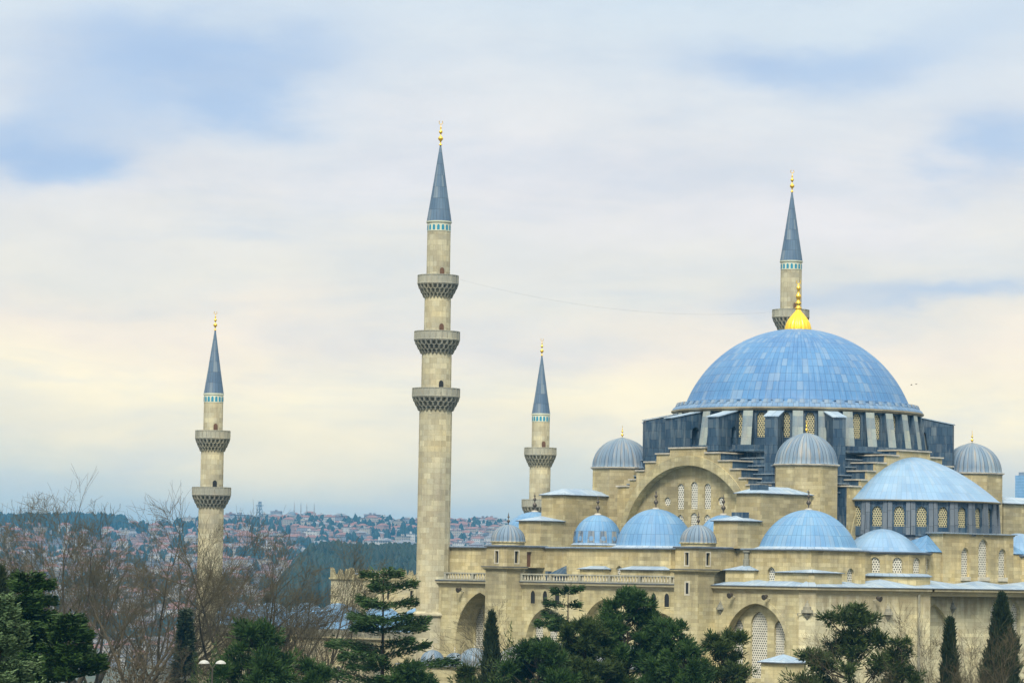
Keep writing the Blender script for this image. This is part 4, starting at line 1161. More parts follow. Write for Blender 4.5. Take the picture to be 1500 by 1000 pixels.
# thin rope slung between the two tall minarets
mb = MB(); A = Vector((-27.2, -28.1, 58.2)); B = Vector((-28.57, 28.0, 58.2)); P = []
for k in range(25):
    f = k / 24; p = A.lerp(B, f); p.z -= 4 * 1.7 * f * (1 - f); P.append(p)
mb.tube(P, .005, 5); tag(mb.build('rope', MT['bark']), 'thin rope sagging across the sky between the two tall minarets', 'rope')

# ------------------------------------------------------------------ arcaded court in front of the mosque
court = thing('courtyard', 'low walled mosque courtyard roofed with rows of small lead domes', 'courtyard', (-51, 0, 0))
cp = lambda x: x + 51
CO = [(cp(-74), -29.4), (cp(-28.2), -29.4), (cp(-28.2), 29.4), (cp(-74), 29.4)]
cwh = {0: [(arch(c, 9.5, 12.2, .8, 1.0), WG, 0) for c in (7, 14, 21, 28, 35)] + [(rect(c - .9, c + .9, 4.0, 6.8), DK, 0) for c in (7, 14, 21, 28, 35)]}
cw = walls('court_wall', CO, -1, 16.3, MT['court'], court, cwh)
mb = MB()
for d, z0, z1 in ((.12, 16.3, 16.45), (.3, 16.45, 16.62)): mb.prism(offset(CO, d), z0, z1)
mb.build('cornice', MT['court'], cw)
mb = MB(); a, b2 = CO[0], CO[1]
k = a[0]
while k < b2[0] - .5:
    mb.box(k, k + .62, -29.6, -29.35, 16.62, 17.4); k += .85
mb.build('parapet', MT['corbel'], cw)
mb = MB()
for x0, x1, y0, y1 in ((cp(-73.9), cp(-28.3), -29.2, -22.6), (cp(-73.9), cp(-28.3), 22.6, 29.2), (cp(-73.9), cp(-67), -22.6, 22.6), (cp(-35), cp(-28.3), -22.6, 22.6)):
    mb.box(x0, x1, y0, y1, 16.2, 16.9)
mb.build('court_roof', MT['pale'], court)
mb = MB(); mb.lathe(dome_prof(2.75, 2.3, 17.0, 10, .3, .5), 40); d0 = mb.build('court_dome', MT['blue'], court, (cp(-70.4), -25.9, 1.0))
for x in (-63.4, -56.4, -49.4, -42.4, -35.4): dup(d0, loc=(cp(x), -25.9, 1.0), ch=[])
for x in (-70.4, -63.4, -56.4, -49.4, -42.4, -35.4): dup(d0, loc=(cp(x), 25.9, 1.0), ch=[])
for y in (-20, -14.2, -9, 9, 14.2, 20): dup(d0, loc=(cp(-70.4), y, 1.0), ch=[])
for y in (-20, -13.4, -6.7, 0, 6.7, 13.4, 20): dup(d0, loc=(cp(-32.2), y, 1.6), ch=[])
GP = [(cp(-71), -6.4), (cp(-71), 5.5), (cp(-75), 5.5), (cp(-75), -6.4)]
gt = walls('portal_tower', GP, -1, 23.2, MT['court'], court, {0: [(rect(2.2, 2.8, 20.8, 22.0), DK, 0), (rect(6.2, 6.8, 20.8, 22.0), DK, 0), (rect(10.2, 10.8, 20.8, 22.0), DK, 0)]})
mb = MB()
for d, z0, z1 in ((.1, 23.2, 23.35), (.22, 23.35, 23.55)): mb.prism(offset(GP, d), z0, z1)
mb.build('cornice', MT['wall'], gt)
mb = MB()
for i in range(4):
    A, B = Vector((*GP[i], 0)), Vector((*GP[(i + 1) % 4], 0)); t = (B - A).normalized(); L = (B - A).length; m_ = max(1, round(L / 3.0))
    fr = Fr(A, t, (t.y, -t.x, 0)); out2 = []
    prof = [(0, 23.55)]
    for j in range(m_):
        s0 = L * j / m_; w_ = L / m_
        prof += [(s0 + .02, 24.9 if j == 0 else 24.6), (s0 + w_ * .12, 24.7), (s0 + w_ * .2, 24.0), (s0 + w_ * .42, 24.0), (s0 + w_ * .5, 24.7), (s0 + w_ * .58, 24.0), (s0 + w_ * .8, 24.0), (s0 + w_ * .88, 24.6)]
    prof += [(L, 24.9), (L, 23.55)]
    panel(mb, fr, prof[::-1] if False else [prof[0]] + [prof[-1]] + prof[1:-1][::-1], d=.15); panel(mb, Fr(B, -t, (-t.y, t.x, 0)), [(L - x, z) for x, z in ([prof[0]] + [prof[-1]] + prof[1:-1][::-1])][::-1], d=.15)
mb.build('crest', MT['wall'], gt)
mb = MB(); mb.hip(offset(GP, -.1), 23.6, [(cp(-73), -3), (cp(-73), 2)], 24.3); mb.build('roof', MT['pale'], gt)

# ------------------------------------------------------------------ fast meshes for foliage and branches
def np_mesh(name, V, Q, mat, parent=None, smooth=False):
    me = bpy.data.meshes.new(name)
    me.vertices.add(len(V)); me.vertices.foreach_set('co', np.ascontiguousarray(V, np.float32).ravel())
    n = len(Q); k = Q.shape[1]
    me.loops.add(n * k); me.loops.foreach_set('vertex_index', np.ascontiguousarray(Q, np.int32).ravel())
    me.polygons.add(n); me.polygons.foreach_set('loop_start', np.arange(0, n * k, k, dtype=np.int32))
    me.polygons.foreach_set('loop_total', np.full(n, k, np.int32))
    if smooth: me.polygons.foreach_set('use_smooth', np.ones(n, bool))
    me.materials.append(mat); me.update(calc_edges=True)
    o = bpy.data.objects.new(name, me); COL.objects.link(o)
    if parent: o.parent = parent
    return o

def unit(a): return a / np.maximum(np.linalg.norm(a, axis=-1, keepdims=True), 1e-9)

def leaves(P, D, L, W, g):
    """tapering leaf-sized faces at points P along directions D"""
    n = len(P); D = unit(D)
    S = unit(np.cross(D, g.normal(size=(n, 3))))
    L = np.broadcast_to(np.asarray(L, float), (n,))[:, None]; W = np.broadcast_to(np.asarray(W, float), (n,))[:, None]
    V = np.stack([P - S * W * .5, P + S * W * .5, P + D * L + S * W * .2, P + D * L - S * W * .2], 1).reshape(-1, 3)
    return V, np.arange(4 * n).reshape(n, 4)

def tubes(segs, sides=(6, 5, 4, 3)):
    """branches from (p0, p1, r0, r1, level) segments"""
    A = np.array([s[0] for s in segs], float); B = np.array([s[1] for s in segs], float)
    r0 = np.array([s[2] for s in segs]); r1 = np.array([s[3] for s in segs]); lv = np.array([s[4] for s in segs])
    VV = []; QQ = []; off = 0
    for l in range(int(lv.max()) + 1):
        k = sides[min(l, len(sides) - 1)]; i = np.where(lv == l)[0]
        if not len(i): continue
        d = unit(B[i] - A[i]); ref = np.where(np.abs(d[:, 2:3]) > .9, np.array([[1., 0, 0]]), np.array([[0, 0, 1.]]))
        e = unit(np.cross(d, ref)); f = np.cross(d, e)
        th = 2 * PI * np.arange(k) / k
        o = e[:, None] * np.cos(th)[None, :, None] + f[:, None] * np.sin(th)[None, :, None]
        V = np.concatenate([A[i][:, None] + o * r0[i][:, None, None], B[i][:, None] + o * r1[i][:, None, None]], 1)
        base = np.arange(len(i))[:, None] * 2 * k; j = np.arange(k)[None]
        Q = np.stack([base + j, base + (j + 1) % k, base + k + (j + 1) % k, base + k + j], -1).reshape(-1, 4) + off
        VV.append(V.reshape(-1, 3)); QQ.append(Q); off += len(i) * 2 * k
    return np.concatenate(VV), np.concatenate(QQ)

def spot(px, d):
    a = AZ0 - math.atan((px - 750) / FPX)
    x, y = CAM.x + d * math.cos(a), CAM.y + d * math.sin(a)
    return x, y, float(ground_z(x, y))
def top_z(px, py, d): return CAM.z + (841 + .0165 * (px - 750) - py) / FPX * d

# ------------------------------------------------------------------ bare trees
def bare_segs(H, spread, seed, upright=.55, lean=0.0):
    r = random.Random(seed); segs = []
    def rv():
        return Vector((r.gauss(0, 1), r.gauss(0, 1), r.gauss(0, 1))).normalized()
    NS = (4, 6, 6, 5, 4, 2); LAST = 5
    def side(d, lo, hi):
        s = rv(); s = (s - d * s.dot(d)).normalized(); a = math.radians(r.uniform(lo, hi))
        v = (d * math.cos(a) + s * math.sin(a)).normalized()
        if v.z < -.1: v.z *= -.4
        return v
    def grow(p, d, L, rad, lv):
        n = NS[lv]; tip = rad * (.72 if lv == 0 else .30)
        for i in range(n):
            d = (d + rv() * (.08 if lv == 0 else .15) + Vector((0, 0, 1)) * upright * (.0, .13, .15, .14, .12, .08)[lv]).normalized()
            q = p + d * (L / n); a, b2 = rad + (tip - rad) * i / n, rad + (tip - rad) * (i + 1) / n
            segs.append((tuple(p), tuple(q), a, b2, lv)); p = q
            if lv == LAST: continue
            if i == n - 1 and 0 < lv < 4:
                for _ in range(2): grow(p, side(d, 12, 38), L * (.42 if lv < 3 else .5), max(.006, tip * .85), min(LAST, lv + 2))
            if lv == 0:
                if i == n - 1:
                    for _ in range(r.choice((4, 5))): grow(p, side(d, 14 * spread, 44 * spread), H * r.uniform(.42, .58), b2 * r.uniform(.55, .75), 1)
                elif i == n - 2: grow(p, side(d, 35, 60), H * r.uniform(.28, .4), b2 * .4, 1)
            elif i >= 1 or lv >= 3:
                k = 1 if lv < 4 else r.choice((0, 1, 1, 1, 2))
                for _ in range(k):
                    f = (1, .52, .55, .58, .6)[lv] * r.uniform(.75, 1.2) * (1.15 - .5 * i / n)
                    grow(p, side(d, 22, 50), L * f, max(.006, b2 * r.uniform(.52, .74)), lv + 1)
    grow(Vector((0, 0, 0)), Vector((lean, 0, 1)).normalized(), H * .30, H * .017, 0)
    zs = sorted(s[1][2] for s in segs); k = H / zs[int(len(zs) * .965)]
    return [(tuple(c * k for c in s[0]), tuple(c * k for c in s[1]), s[2] * k, s[3] * k, s[4]) for s in segs]

BARE = []
def bare_variant(seed, spread, upright, tw, lean=0.0):
    segs = bare_segs(26.0, spread, seed, upright, lean)
    t = [s for s in segs if s[4] <= 2]; c = [s for s in segs if s[4] > 2]
    c = [(a, b2, max(x, .014), max(y, .009), l) for a, b2, x, y, l in c]
    root = thing('bare_tree', 'x', 'tree')
    V, Q = tubes(t); np_mesh('trunk', V, Q, MT['bark'], root, True)
    V, Q = tubes(c); np_mesh('twigs', V, Q, tw, root, True)
    w_ = max(math.hypot(s[1][0], s[1][1]) for s in segs)
    BARE.append([root, w_, False]); return root
for sd_, sp_, up_, tw in ((3, 1.15, .42, MT['twig']), (8, 1.3, .34, MT['twigred']), (21, 1.0, .5, MT['twig']), (34, 1.3, .34, MT['twigred'])):
    bare_variant(sd_, sp_, up_, tw)
TREES = [  # variant, px, top px, distance, turn, label
    (0, 105, 742, 400, 0.3, 'tallest bare tree of the pale crowns toward the left edge'),
    (2, 62, 772, 408, 1.9, 'bare tree left of the tallest pale crown, thin grey twigs'),
    (2, 150, 764, 415, 3.3, 'bare tree with upright twigs just right of the tallest pale crown'),
    (1, 196, 768, 385, 0.9, 'brown twigged bare tree with spreading boughs, well left of the slim minaret'),
    (3, 232, 786, 396, 2.2, 'reddish bare tree close on the left of the slim minaret'),
    (0, 30, 782, 418, 2.4, 'pale bare tree nearest the left edge, under the wooded ridge'),
    (0, 252, 800, 402, 5.1, 'thin bare tree whose twigs touch the left side of the slim minaret'),
    (3, 368, 768, 378, 1.1, 'big bare tree right of the slim minaret with boughs crossing its shaft'),
    (0, 418, 795, 384, 2.7, 'grey bare tree in front of the court wall, second right of the slim minaret'),
    (2, 462, 812, 380, 4.4, 'bare tree with steep twigs between the slim minaret and the cedar'),
    (1, 500, 850, 372, 3.6, 'short bare tree behind the left boughs of the cedar'),
    (2, 757, 908, 322, 2.0, 'small leafless tree before the gallery wall beside the narrow cypress'),
    (3, 1432, 925, 285, 0.4, 'leafless spreading tree between the two cypresses at the right'),
    (1, 1490, 930, 280, 2.9, 'leafless tree in front of the broad cypress at the right edge'),
    (3, 1280, 948, 282, 1.2, 'leafless shrub growing through the pine before the stained wall'),
    (3, 236, 930, 362, 1.5, 'brown brushy tree low down before the court wall'),
]
for v, px, py, d, rz, lab in TREES:
    root, wv, used = BARE[v]
    x, y, z = spot(px, d); H = top_z(px, py, d) - z
    o = root if not used else dup(root)
    BARE[v][2] = True
    o.location = (x, y, z - .1); o.rotation_euler = (0, 0, rz); k = H / 26.0; o.scale = (k, k, k)
    tag(o, lab, 'tree', 'leafless trees around the mosque')

# ------------------------------------------------------------------ evergreens
def conifer_layers(name, label, px, py, d, seed, R, mat, tiers, cut=.2, droop=.12, gap=.0, tuft=(.42, .10), dens=1.0, blue=False, pw=.62, plates=True):
    """cedar or spruce: a straight trunk with tiers of flat needled boughs"""
    g = np.random.default_rng(seed); r = random.Random(seed)
    x, y, z = spot(px, d); H = top_z(px, py, d) - z
    root = thing(name, label, 'tree', (x, y, z - .1))
    segs = [((0, 0, 0), (.1, 0, H * .5), H * .014, H * .009, 0), ((.1, 0, H * .5), (0, 0, H * .98), H * .009, .03, 0)]
    Ps, Ds, Ls, Ws = [], [], [], []
    zs = np.linspace(cut, .985, tiers)
    a = r.uniform(0, 6)
    for f in zs:
        zf = H * f + r.uniform(-.4, .4) * (1 if f < .93 else 0)
        nb = r.choice((3, 4, 4)) if not blue else 6
        for b_ in range(nb):
            a += 2 * PI / nb + r.uniform(-.45, .45)
            prof = (1 - f) ** pw if not blue else (1 - f) ** .85
            L = R * prof * r.uniform(.45, 1.2) + .5
            if r.random() < gap: continue
            az_ = a; p = Vector((0, 0, zf)); n = 7
            rise = r.uniform(.05, .32) if f > .55 else r.uniform(-.05, .2)
            dirv = Vector((math.cos(az_), math.sin(az_), rise)).normalized()
            pts = [p.copy()]
            for i in range(n):
                dirv.z -= droop * (1.4 * i / n - .35) + r.uniform(-.03, .03)
                dirv.x += r.uniform(-.08, .08); dirv.y += r.uniform(-.08, .08); dirv.normalize()
                q = p + dirv * L / n
                segs.append((tuple(p), tuple(q), max(.012, .055 * (1 - i / n) * (L / R) + .012), max(.01, .055 * (1 - (i + 1) / n) * (L / R) + .01), 1))
                p = q; pts.append(p.copy())
            # side sprays make a flat plate of foliage
            pa = np.array([tuple(q) for q in pts]); m_ = int(150 * L * dens)
            t = g.beta(1.6, 1.0, m_) * n; i0 = np.clip(t.astype(int), 0, n - 1); fr_ = (t - i0)[:, None]
            c = pa[i0] * (1 - fr_) + pa[i0 + 1] * fr_
            ax = unit(pa[i0 + 1] - pa[i0]); sd = unit(np.cross(ax, np.array([[0, 0, 1.]])))
            wid = L * .26 * np.sin(np.clip(t / n, .0, 1) * PI * .92 + .12) ** .8 + .08
            u = g.uniform(-1, 1, m_); c = c + sd * (u * wid)[:, None] - np.array([[0, 0, 1.]]) * (np.abs(u) * wid * .22)[:, None]
            c[:, 2] += g.normal(-.06, .16 if plates else .2, m_)
            dd = ax * .7 + sd * np.sign(u)[:, None] * .8 + g.normal(0, .30, (m_, 3)); dd[:, 2] += .18
            Ps.append(c); Ds.append(dd); Ls.append(g.uniform(.6, 1.25, m_) * tuft[0]); Ws.append(g.uniform(.7, 1.3, m_) * tuft[1])
    V, Q = tubes(segs, (7, 4)); np_mesh('trunk', V, Q, MT['darkbark'], root, True)
    V, Q = leaves(np.concatenate(Ps), np.concatenate(Ds), np.concatenate(Ls), np.concatenate(Ws), g)
    np_mesh('crown', V, Q, mat, root)
    return root

def pine(name, label, px, py, d, seed, W, mat, clumps, low=.25, base_w=.55, tuft=(.34, .085), per=420, cs=1.35):
    """pine: boughs ending in needle clumps, an uneven crown with gaps"""
    g = np.random.default_rng(seed); r = random.Random(seed)
    x, y, z = spot(px, d); H = top_z(px, py, d) - z
    root = thing(name, label, 'tree', (x, y, z - .1))
    segs = [((0, 0, 0), (.2, .1, H * .45), H * .016, H * .011, 0), ((.2, .1, H * .45), (0, 0, H * .93), H * .011, .04, 0)]
    P, D, L, Wd = [], [], [], []
    for i in range(clumps):
        f = low + (1 - low) * (i + .5) / clumps + r.uniform(-.03, .03)
        q = (f - low) / (1 - low)
        rad = W * (base_w + (1 - base_w) * math.sin(min(1, q * 1.5) * PI / 2)) * (1 - max(0, q - .5) / .5 * .78) * math.sqrt(r.uniform(.08, 1.0))
        a = r.uniform(0, 2 * PI)
        c = np.array([rad * math.cos(a), rad * math.sin(a), min(H * f, H - .5)])
        s = r.uniform(.65, 1.25) * cs * (1.0 if q < .8 else .75)
        st = np.array([0, 0, max(H * .1, c[2] - rad * r.uniform(.35, .8) - .4)])
        mid_ = (st + c) / 2 + np.array([0, 0, -.15 * rad])
        segs += [(tuple(st), tuple(mid_), .09, .06, 1), (tuple(mid_), tuple(c), .06, .025, 1)]
        m_ = int(per * s ** 1.7)
        n_ = unit(g.normal(size=(m_, 3))); rr = g.uniform(.25, 1.0, m_) ** .5
        sc = np.array([1.15, 1.15, .85]) * s
        # ragged: several finger shoots inside each clump
        k = 9; sh = unit(g.normal(size=(k, 3)) + np.array([0, 0, .5])) * g.uniform(.5, 1.0, (k, 1)) * sc
        pick = g.integers(0, k, m_); tt = g.uniform(.1, 1, (m_, 1))
        pos = c + sh[pick] * tt + n_ * (.24 * s * rr[:, None])
        P.append(pos); D.append(n_ * .9 + unit(sh[pick]) * .8 + np.array([0, 0, .35])); L.append(g.uniform(.6, 1.3, m_) * tuft[0]); Wd.append(g.uniform(.7, 1.3, m_) * tuft[1])
    V, Q = tubes(segs, (7, 4)); np_mesh('trunk', V, Q, MT['bark'], root, True)
    V, Q = leaves(np.concatenate(P), np.concatenate(D), np.concatenate(L), np.concatenate(Wd), g)
    np_mesh('crown', V, Q, mat, root)
    return root

def cypress(label, px, py, d, seed, R, n=15000, mat=None, point=1.0):
    g = np.random.default_rng(seed)
    x, y, z = spot(px, d); H = top_z(px, py, d) - z
    root = thing('cypress', label, 'tree', (x, y, z - .1), 0, 'dark cypresses in front of the mosque')
    mb = MB(); mb.tube([(0, 0, 0), (0, 0, H * .9)], (R * .16, .03), 8); mb.build('trunk', MT['bark'], root)
    f = g.uniform(0.03, 1, n); a = g.uniform(0, 2 * PI, n)
    env = np.minimum(1, f / .18) ** .6 * (1 - np.clip((f - .30) / .70, 0, 1) ** (1.5 * point)) ** .8
    lump = 1 + .16 * np.sin(a * 3 + f * 23 + seed) + .12 * np.sin(a * 5 - f * 41) + .10 * np.sin(f * 70 + a)
    rr = R * env * lump * np.sqrt(g.uniform(.35, 1.0, n))
    P = np.stack([rr * np.cos(a), rr * np.sin(a), f * H], -1)
    D = np.stack([np.cos(a) * .35, np.sin(a) * .35, np.ones(n)], -1) + g.normal(0, .25, (n, 3))
    V, Q = leaves(P, D, g.uniform(.3, .75, n), g.uniform(.07, .16, n), g)
    np_mesh('crown', V, Q, mat or MT['cypress'], root)
    return root

conifer_layers('cedar', 'large cedar with tiered flat boughs standing left of the tallest minaret', 568, 834, 268, 5, 7.4, MT['cedar'], 14, cut=.32, droop=.12, gap=.12, dens=.95, pw=.42)
conifer_layers('cedar', 'young cedar with sparse tilted top boughs before the gallery arches', 838, 860, 300, 19, 5.2, MT['cedar'], 11, cut=.45, droop=.13, gap=.22, pw=.4)
conifer_layers('spruce', 'thin drooping spruce beside the base of the slim left minaret', 281, 893, 362, 14, 2.2, MT['cypress'], 24, cut=.05, droop=.2, tuft=(.4, .13), blue=True, plates=False)
conifer_layers('spruce', 'pale blue green spruce in the bottom left corner', 10, 872, 175, 23, 4.2, MT['spruce'], 20, cut=.25, droop=.05, tuft=(.24, .085), dens=1.8, blue=True)
conifer_layers('cedar', 'broad dark cedar behind the blue green spruce at left', 48, 838, 212, 31, 7.2, MT['green'], 20, cut=.30, droop=.10, dens=1.5, tuft=(.36, .11))
conifer_layers('cedar', 'low dark cedar with long flat boughs at the bottom left', 112, 900, 205, 33, 4.2, MT['green'], 14, cut=.36, droop=.08, dens=1.6, tuft=(.36, .11))
cypress('dark round topped cypress at the left edge above the spruce', 8, 836, 225, 3, 1.5, 9000)
pine('pine', 'bushy dark pine in front of the court wall right of the slim minaret', 385, 912, 262, 41, 4.6, MT['green'], 80, per=420, base_w=.8)
pine('pine', 'low dark pine at the foot of the big cedar on its left', 470, 966, 262, 44, 3.2, MT['green'], 45, base_w=.9)
pine('pine', 'low dark pine at the foot of the big cedar on its right', 612, 968, 262, 45, 3.6, MT['green'], 50, base_w=.9)
pine('pine', 'light green shrubby pine below the small porch domes', 690, 972, 285, 46, 2.6, MT['pine'], 40, base_w=.9)
pine('pine', 'dark pine filling the bottom below the young cedar', 795, 938, 280, 47, 5.0, MT['green'], 90, base_w=.9)
pine('pine', 'largest dark pine rising before the second stair turret', 925, 866, 288, 51, 6.4, MT['green'], 135, low=.2, base_w=.95, per=480)
pine('pine', 'bushy pine shouldering the largest pine on its right side', 985, 905, 286, 53, 4.4, MT['green'], 70, low=.2, base_w=.95)
pine('pine', 'dark pine on the left flank of the largest pine', 862, 908, 284, 52, 5.4, MT['pine'], 100, low=.2, base_w=.9)
pine('pine', 'pine below the big arch, with loose upright shoots', 1066, 926, 282, 57, 4.4, MT['pine'], 62, low=.2, base_w=.8)
pine('pine', 'dark bushy pine between the largest pine and the big arch', 1008, 945, 276, 58, 3.8, MT['green'], 62, low=.2, base_w=.9)
pine('pine', 'open crowned pine before the corner of the stained wall', 1248, 884, 282, 61, 5.4, MT['pine'], 84, low=.22, base_w=.8, per=400)
pine('pine', 'small pine with tufted top right of the open crowned pine', 1326, 930, 278, 63, 2.4, MT['pine'], 26, low=.3, base_w=.9, cs=1.15)
cypress('narrow cypress rising before the first stair tower', 727, 900, 298, 6, 1.35, 11000)
cypress('slender cypress against the stained wall at right', 1396, 908, 284, 7, .95, 10000, point=1.6)
cypress('broad pointed cypress near the right edge', 1472, 874, 290, 12, 2.4, 20000)

def brush(label, px, py, d, seed, W, mat):
    g = np.random.default_rng(seed); x, y, z = spot(px, d); H = top_z(px, py, d) - z
    root = thing('bush', label, 'bush', (x, y, z - .1), 0, 'bushes at the foot of the walls')
    n = 9000; u = unit(g.normal(size=(n, 3))); u[:, 2] = np.abs(u[:, 2])
    k = 1 + .25 * np.sin(u[:, 0] * 7 + seed) * np.sin(u[:, 1] * 9)
    P = u * np.array([W, W, H]) * (k * g.uniform(.5, 1, n) ** .4)[:, None]
    V, Q = leaves(P, u + g.normal(0, .5, (n, 3)), g.uniform(.2, .5, n), g.uniform(.05, .12, n), g); np_mesh('leaves', V, Q, mat, root)
    segs = [((0, 0, 0), tuple(v * np.array([W, W, H]) * .8), .06, .02, 0) for v in u[:14]]
    V, Q = tubes(segs, (4,)); np_mesh('stems', V, Q, MT['bark'], root)
brush('brown bush below the bare trees left of the slim minaret', 205, 955, 330, 2, 4.5, MT['brush'])
brush('dull brown bush before the court wall near the cedar', 455, 962, 330, 5, 4.0, MT['brush'])
brush('dark green bush at the foot of the slim minaret', 318, 975, 320, 8, 3.0, MT['pine'])
brush('green bush between the narrow cypress and the gallery roof', 752, 962, 290, 9, 2.6, MT['pine'])

# ------------------------------------------------------------------ twin lamp and kiosk
x, y, z = spot(321, 255); lz = top_z(321, 966, 255) - z
lamp = thing('street_lamp', 'twin headed white street lamp before the slim minaret base', 'street lamp', (x, y, z))
mb = MB(); mb.tube([(0, 0, 0), (0, 0, lz - .5)], (.09, .05), 8); mb.build('pole', MT['bronze'], lamp)
tx, ty = R_.x, R_.y
for s_ in (-1, 1):
    mb = MB(); mb.tube([(0, 0, lz - .6), (tx * s_ * .3, ty * s_ * .3, lz - .15), (tx * s_ * .62, ty * s_ * .62, lz - .2)], .035, 6); mb.build('arm', MT['bronze'], lamp)
    mb = MB(); mb.lathe([(.40, lz - .22), (.38, lz - .14), (.26, lz - .03), (.1, lz + .03), (0, lz + .04)], 20, (tx * s_ * .62, ty * s_ * .62)); mb.lathe([(.0, lz - .24), (.38, lz - .23)], 20, (tx * s_ * .62, ty * s_ * .62))
    mb.build('lamp_shade', MT['white'], lamp)
kiosk = thing('kiosk', 'square stone kiosk with a pale lead hipped roof below the big arch', 'kiosk', (31.0, -36.0, 0))
mb = MB(); mb.box(-1.6, 1.6, -1.6, 1.6, 0, 15.9); mb.build('wall', MT['wall'], kiosk)
mb = MB(); q = [(-1.9, -1.9), (1.9, -1.9), (1.9, 1.9), (-1.9, 1.9)]; mb.prism(q, 15.9, 16.0); mb.build('eave', MT['trim'], kiosk)
mb = MB(); mb.hip(q, 16.005, [(0, 0)], 16.8, soffit=False); mb.build('roof', MT['pale'], kiosk)

# ------------------------------------------------------------------ two distant birds
def bird(px, py, d, lab, rz):
    x, y, _ = spot(px, d); zt = top_z(px, py, d)
    mb = MB()
    mb.lathe([(0, -.14), (.03, -.1), (.045, 0), (.025, .1), (0, .13)], 8)
    for v in mb.v: v.x, v.z = v.z, v.x
    for s_ in (-1, 1):
        mb.face([(.05, 0, .015), (.01, s_ * .22, .1), (-.05, s_ * .45, .06), (-.04, s_ * .2, .085), (-.06, 0, .01)])
    o = mb.build('bird', MT['bronze']); o.location = (x, y, zt); o.rotation_euler = (0, 0, rz); tag(o, lab, 'bird', 'birds in flight')
bird(1337, 566, 420, 'left of two tiny birds in the sky right of the dome', 1.0)
bird(1344, 565, 424, 'right of two tiny birds in the sky right of the dome', 1.4)

# ------------------------------------------------------------------ the town on the far hills
def facade(name, ca, win, sx, sy):
    m, t, b = newmat(name); u, v, _ = t.sep(uvn(t))
    fx = t.m('FRACT', t.m('ADD', t.m('DIVIDE', u, sx), 500.0)); fy = t.m('FRACT', t.m('ADD', t.m('DIVIDE', v, sy), 500.0))
    ok = t.m('MULTIPLY', t.m('MULTIPLY', t.m('GREATER_THAN', fx, .3), t.m('LESS_THAN', fx, .7)), t.m('MULTIPLY', t.m('GREATER_THAN', fy, .3), t.m('LESS_THAN', fy, .75)))
    n = t.ramp(t.noise(obj(t), .2, 3.0), [(.3, .85), (.7, 1.1)])
    t.l.new(t.mix(1.0, t.mix(ok, ca, win), n, 'MULTIPLY'), b.inputs['Base Color']); b.inputs['Roughness'].default_value = .8
    return m
WALLS = [facade('cream_render', (0.32, 0.28, 0.23), (0.09, 0.09, 0.10), 2.6, 3.0), facade('pink_render', (0.30, 0.19, 0.16), (0.09, 0.08, 0.08), 2.6, 3.0),
         facade('white_render', (0.42, 0.41, 0.39), (0.12, 0.12, 0.14), 3.0, 3.0), facade('grey_render', (0.20, 0.21, 0.24), (0.07, 0.07, 0.09), 2.4, 3.0)]
ROOF_R = plain('red_roof_tiles', (0.20, 0.10, 0.08), .8, 0, .25, .3); ROOF_G = plain('grey_roof', (0.17, 0.17, 0.19), .8, 0, .25, .3)
def house_geo(mb, c, w_, dp, h, rz, hipr, wi, ri):
    ca, sa = math.cos(rz), math.sin(rz)
    T = lambda x, y: (c[0] + x * ca - y * sa, c[1] + x * sa + y * ca)
    q = [T(-w_ / 2, -dp / 2), T(w_ / 2, -dp / 2), T(w_ / 2, dp / 2), T(-w_ / 2, dp / 2)]
    z0, z1 = c[2] - 6, c[2] + h
    for i in range(4):
        a, b2 = q[i], q[(i + 1) % 4]; L = math.hypot(b2[0] - a[0], b2[1] - a[1])
        mb.face([(*a, z0), (*b2, z0), (*b2, z1), (*a, z1)], uv=[(0, z0 - c[2]), (L, z0 - c[2]), (L, h), (0, h)], mi=wi)
    e = .5; qe = [T(-w_ / 2 - e, -dp / 2 - e), T(w_ / 2 + e, -dp / 2 - e), T(w_ / 2 + e, dp / 2 + e), T(-w_ / 2 - e, dp / 2 + e)]
    if hipr: mb.hip(qe, z1, [T(-w_ * .25, 0), T(w_ * .25, 0)], z1 + dp * .28, mi=ri)
    else:
        mb.prism(qe, z1, z1 + .5, mi=ri)
        p = [T(-1.5, -1.2), T(1.8, -1.2), T(1.8, 1.2), T(-1.5, 1.2)]; mb.prism(p, z1 + .5, z1 + 2.8, mi=wi)
rt = random.Random(77)
PROTO = []
for wi in range(4):
    for hipr in (0, 1):
        mb = MB(); house_geo(mb, (0, 0, 0), 13, 11, 11 if not hipr else 8, 0, hipr, 0, 1)
        me = mb.build('house', [WALLS[wi], ROOF_R if hipr else ROOF_G]); PROTO.append(me)
HL = ['cream flat roofed block', 'cream house with red hipped roof', 'pink flat roofed block', 'pink house with red hipped roof',
      'white flat roofed block', 'white house with red hipped roof', 'grey flat roofed block', 'grey house with red hipped roof']
used = [False] * 8; nh = 0
def put_house(px, r_):
    global nh
    x, y, z = spot(px, r_); k = rt.choices(range(8), (3, 3, 3, 4, 3, 2, 2, 1))[0]; src = PROTO[k]
    o = src if not used[k] else dup(src, ch=[])
    used[k] = True
    s = rt.uniform(.55, 1.15) * (1.7 if rt.random() < .06 else 1); o.location = (x, y, z); o.rotation_euler = (0, 0, AZ0 + PI / 2 + rt.uniform(-.9, .9)); o.scale = (s * rt.uniform(.8, 1.6), s, s * rt.uniform(.7, 1.35))
    side = 'left of the tallest minaret' if 300 < px < 625 else ('right of the tallest minaret' if px >= 625 else 'behind leftmost bare trees')
    tag(o, HL[k] + ' on the far hills, ' + side, 'house', 'far ' + HL[k] + 's, ' + side); nh += 1
while nh < 170: 
    px = rt.uniform(322, 612); r_ = rt.uniform(2700, 5150)
    if 430 < px and r_ < 2900: continue
    put_house(px, r_)
while nh < 225: put_house(rt.uniform(655, 740), rt.uniform(2500, 5100))
while nh < 296: put_house(rt.uniform(-10, 300), rt.uniform(2300, 5000))
mb = MB()
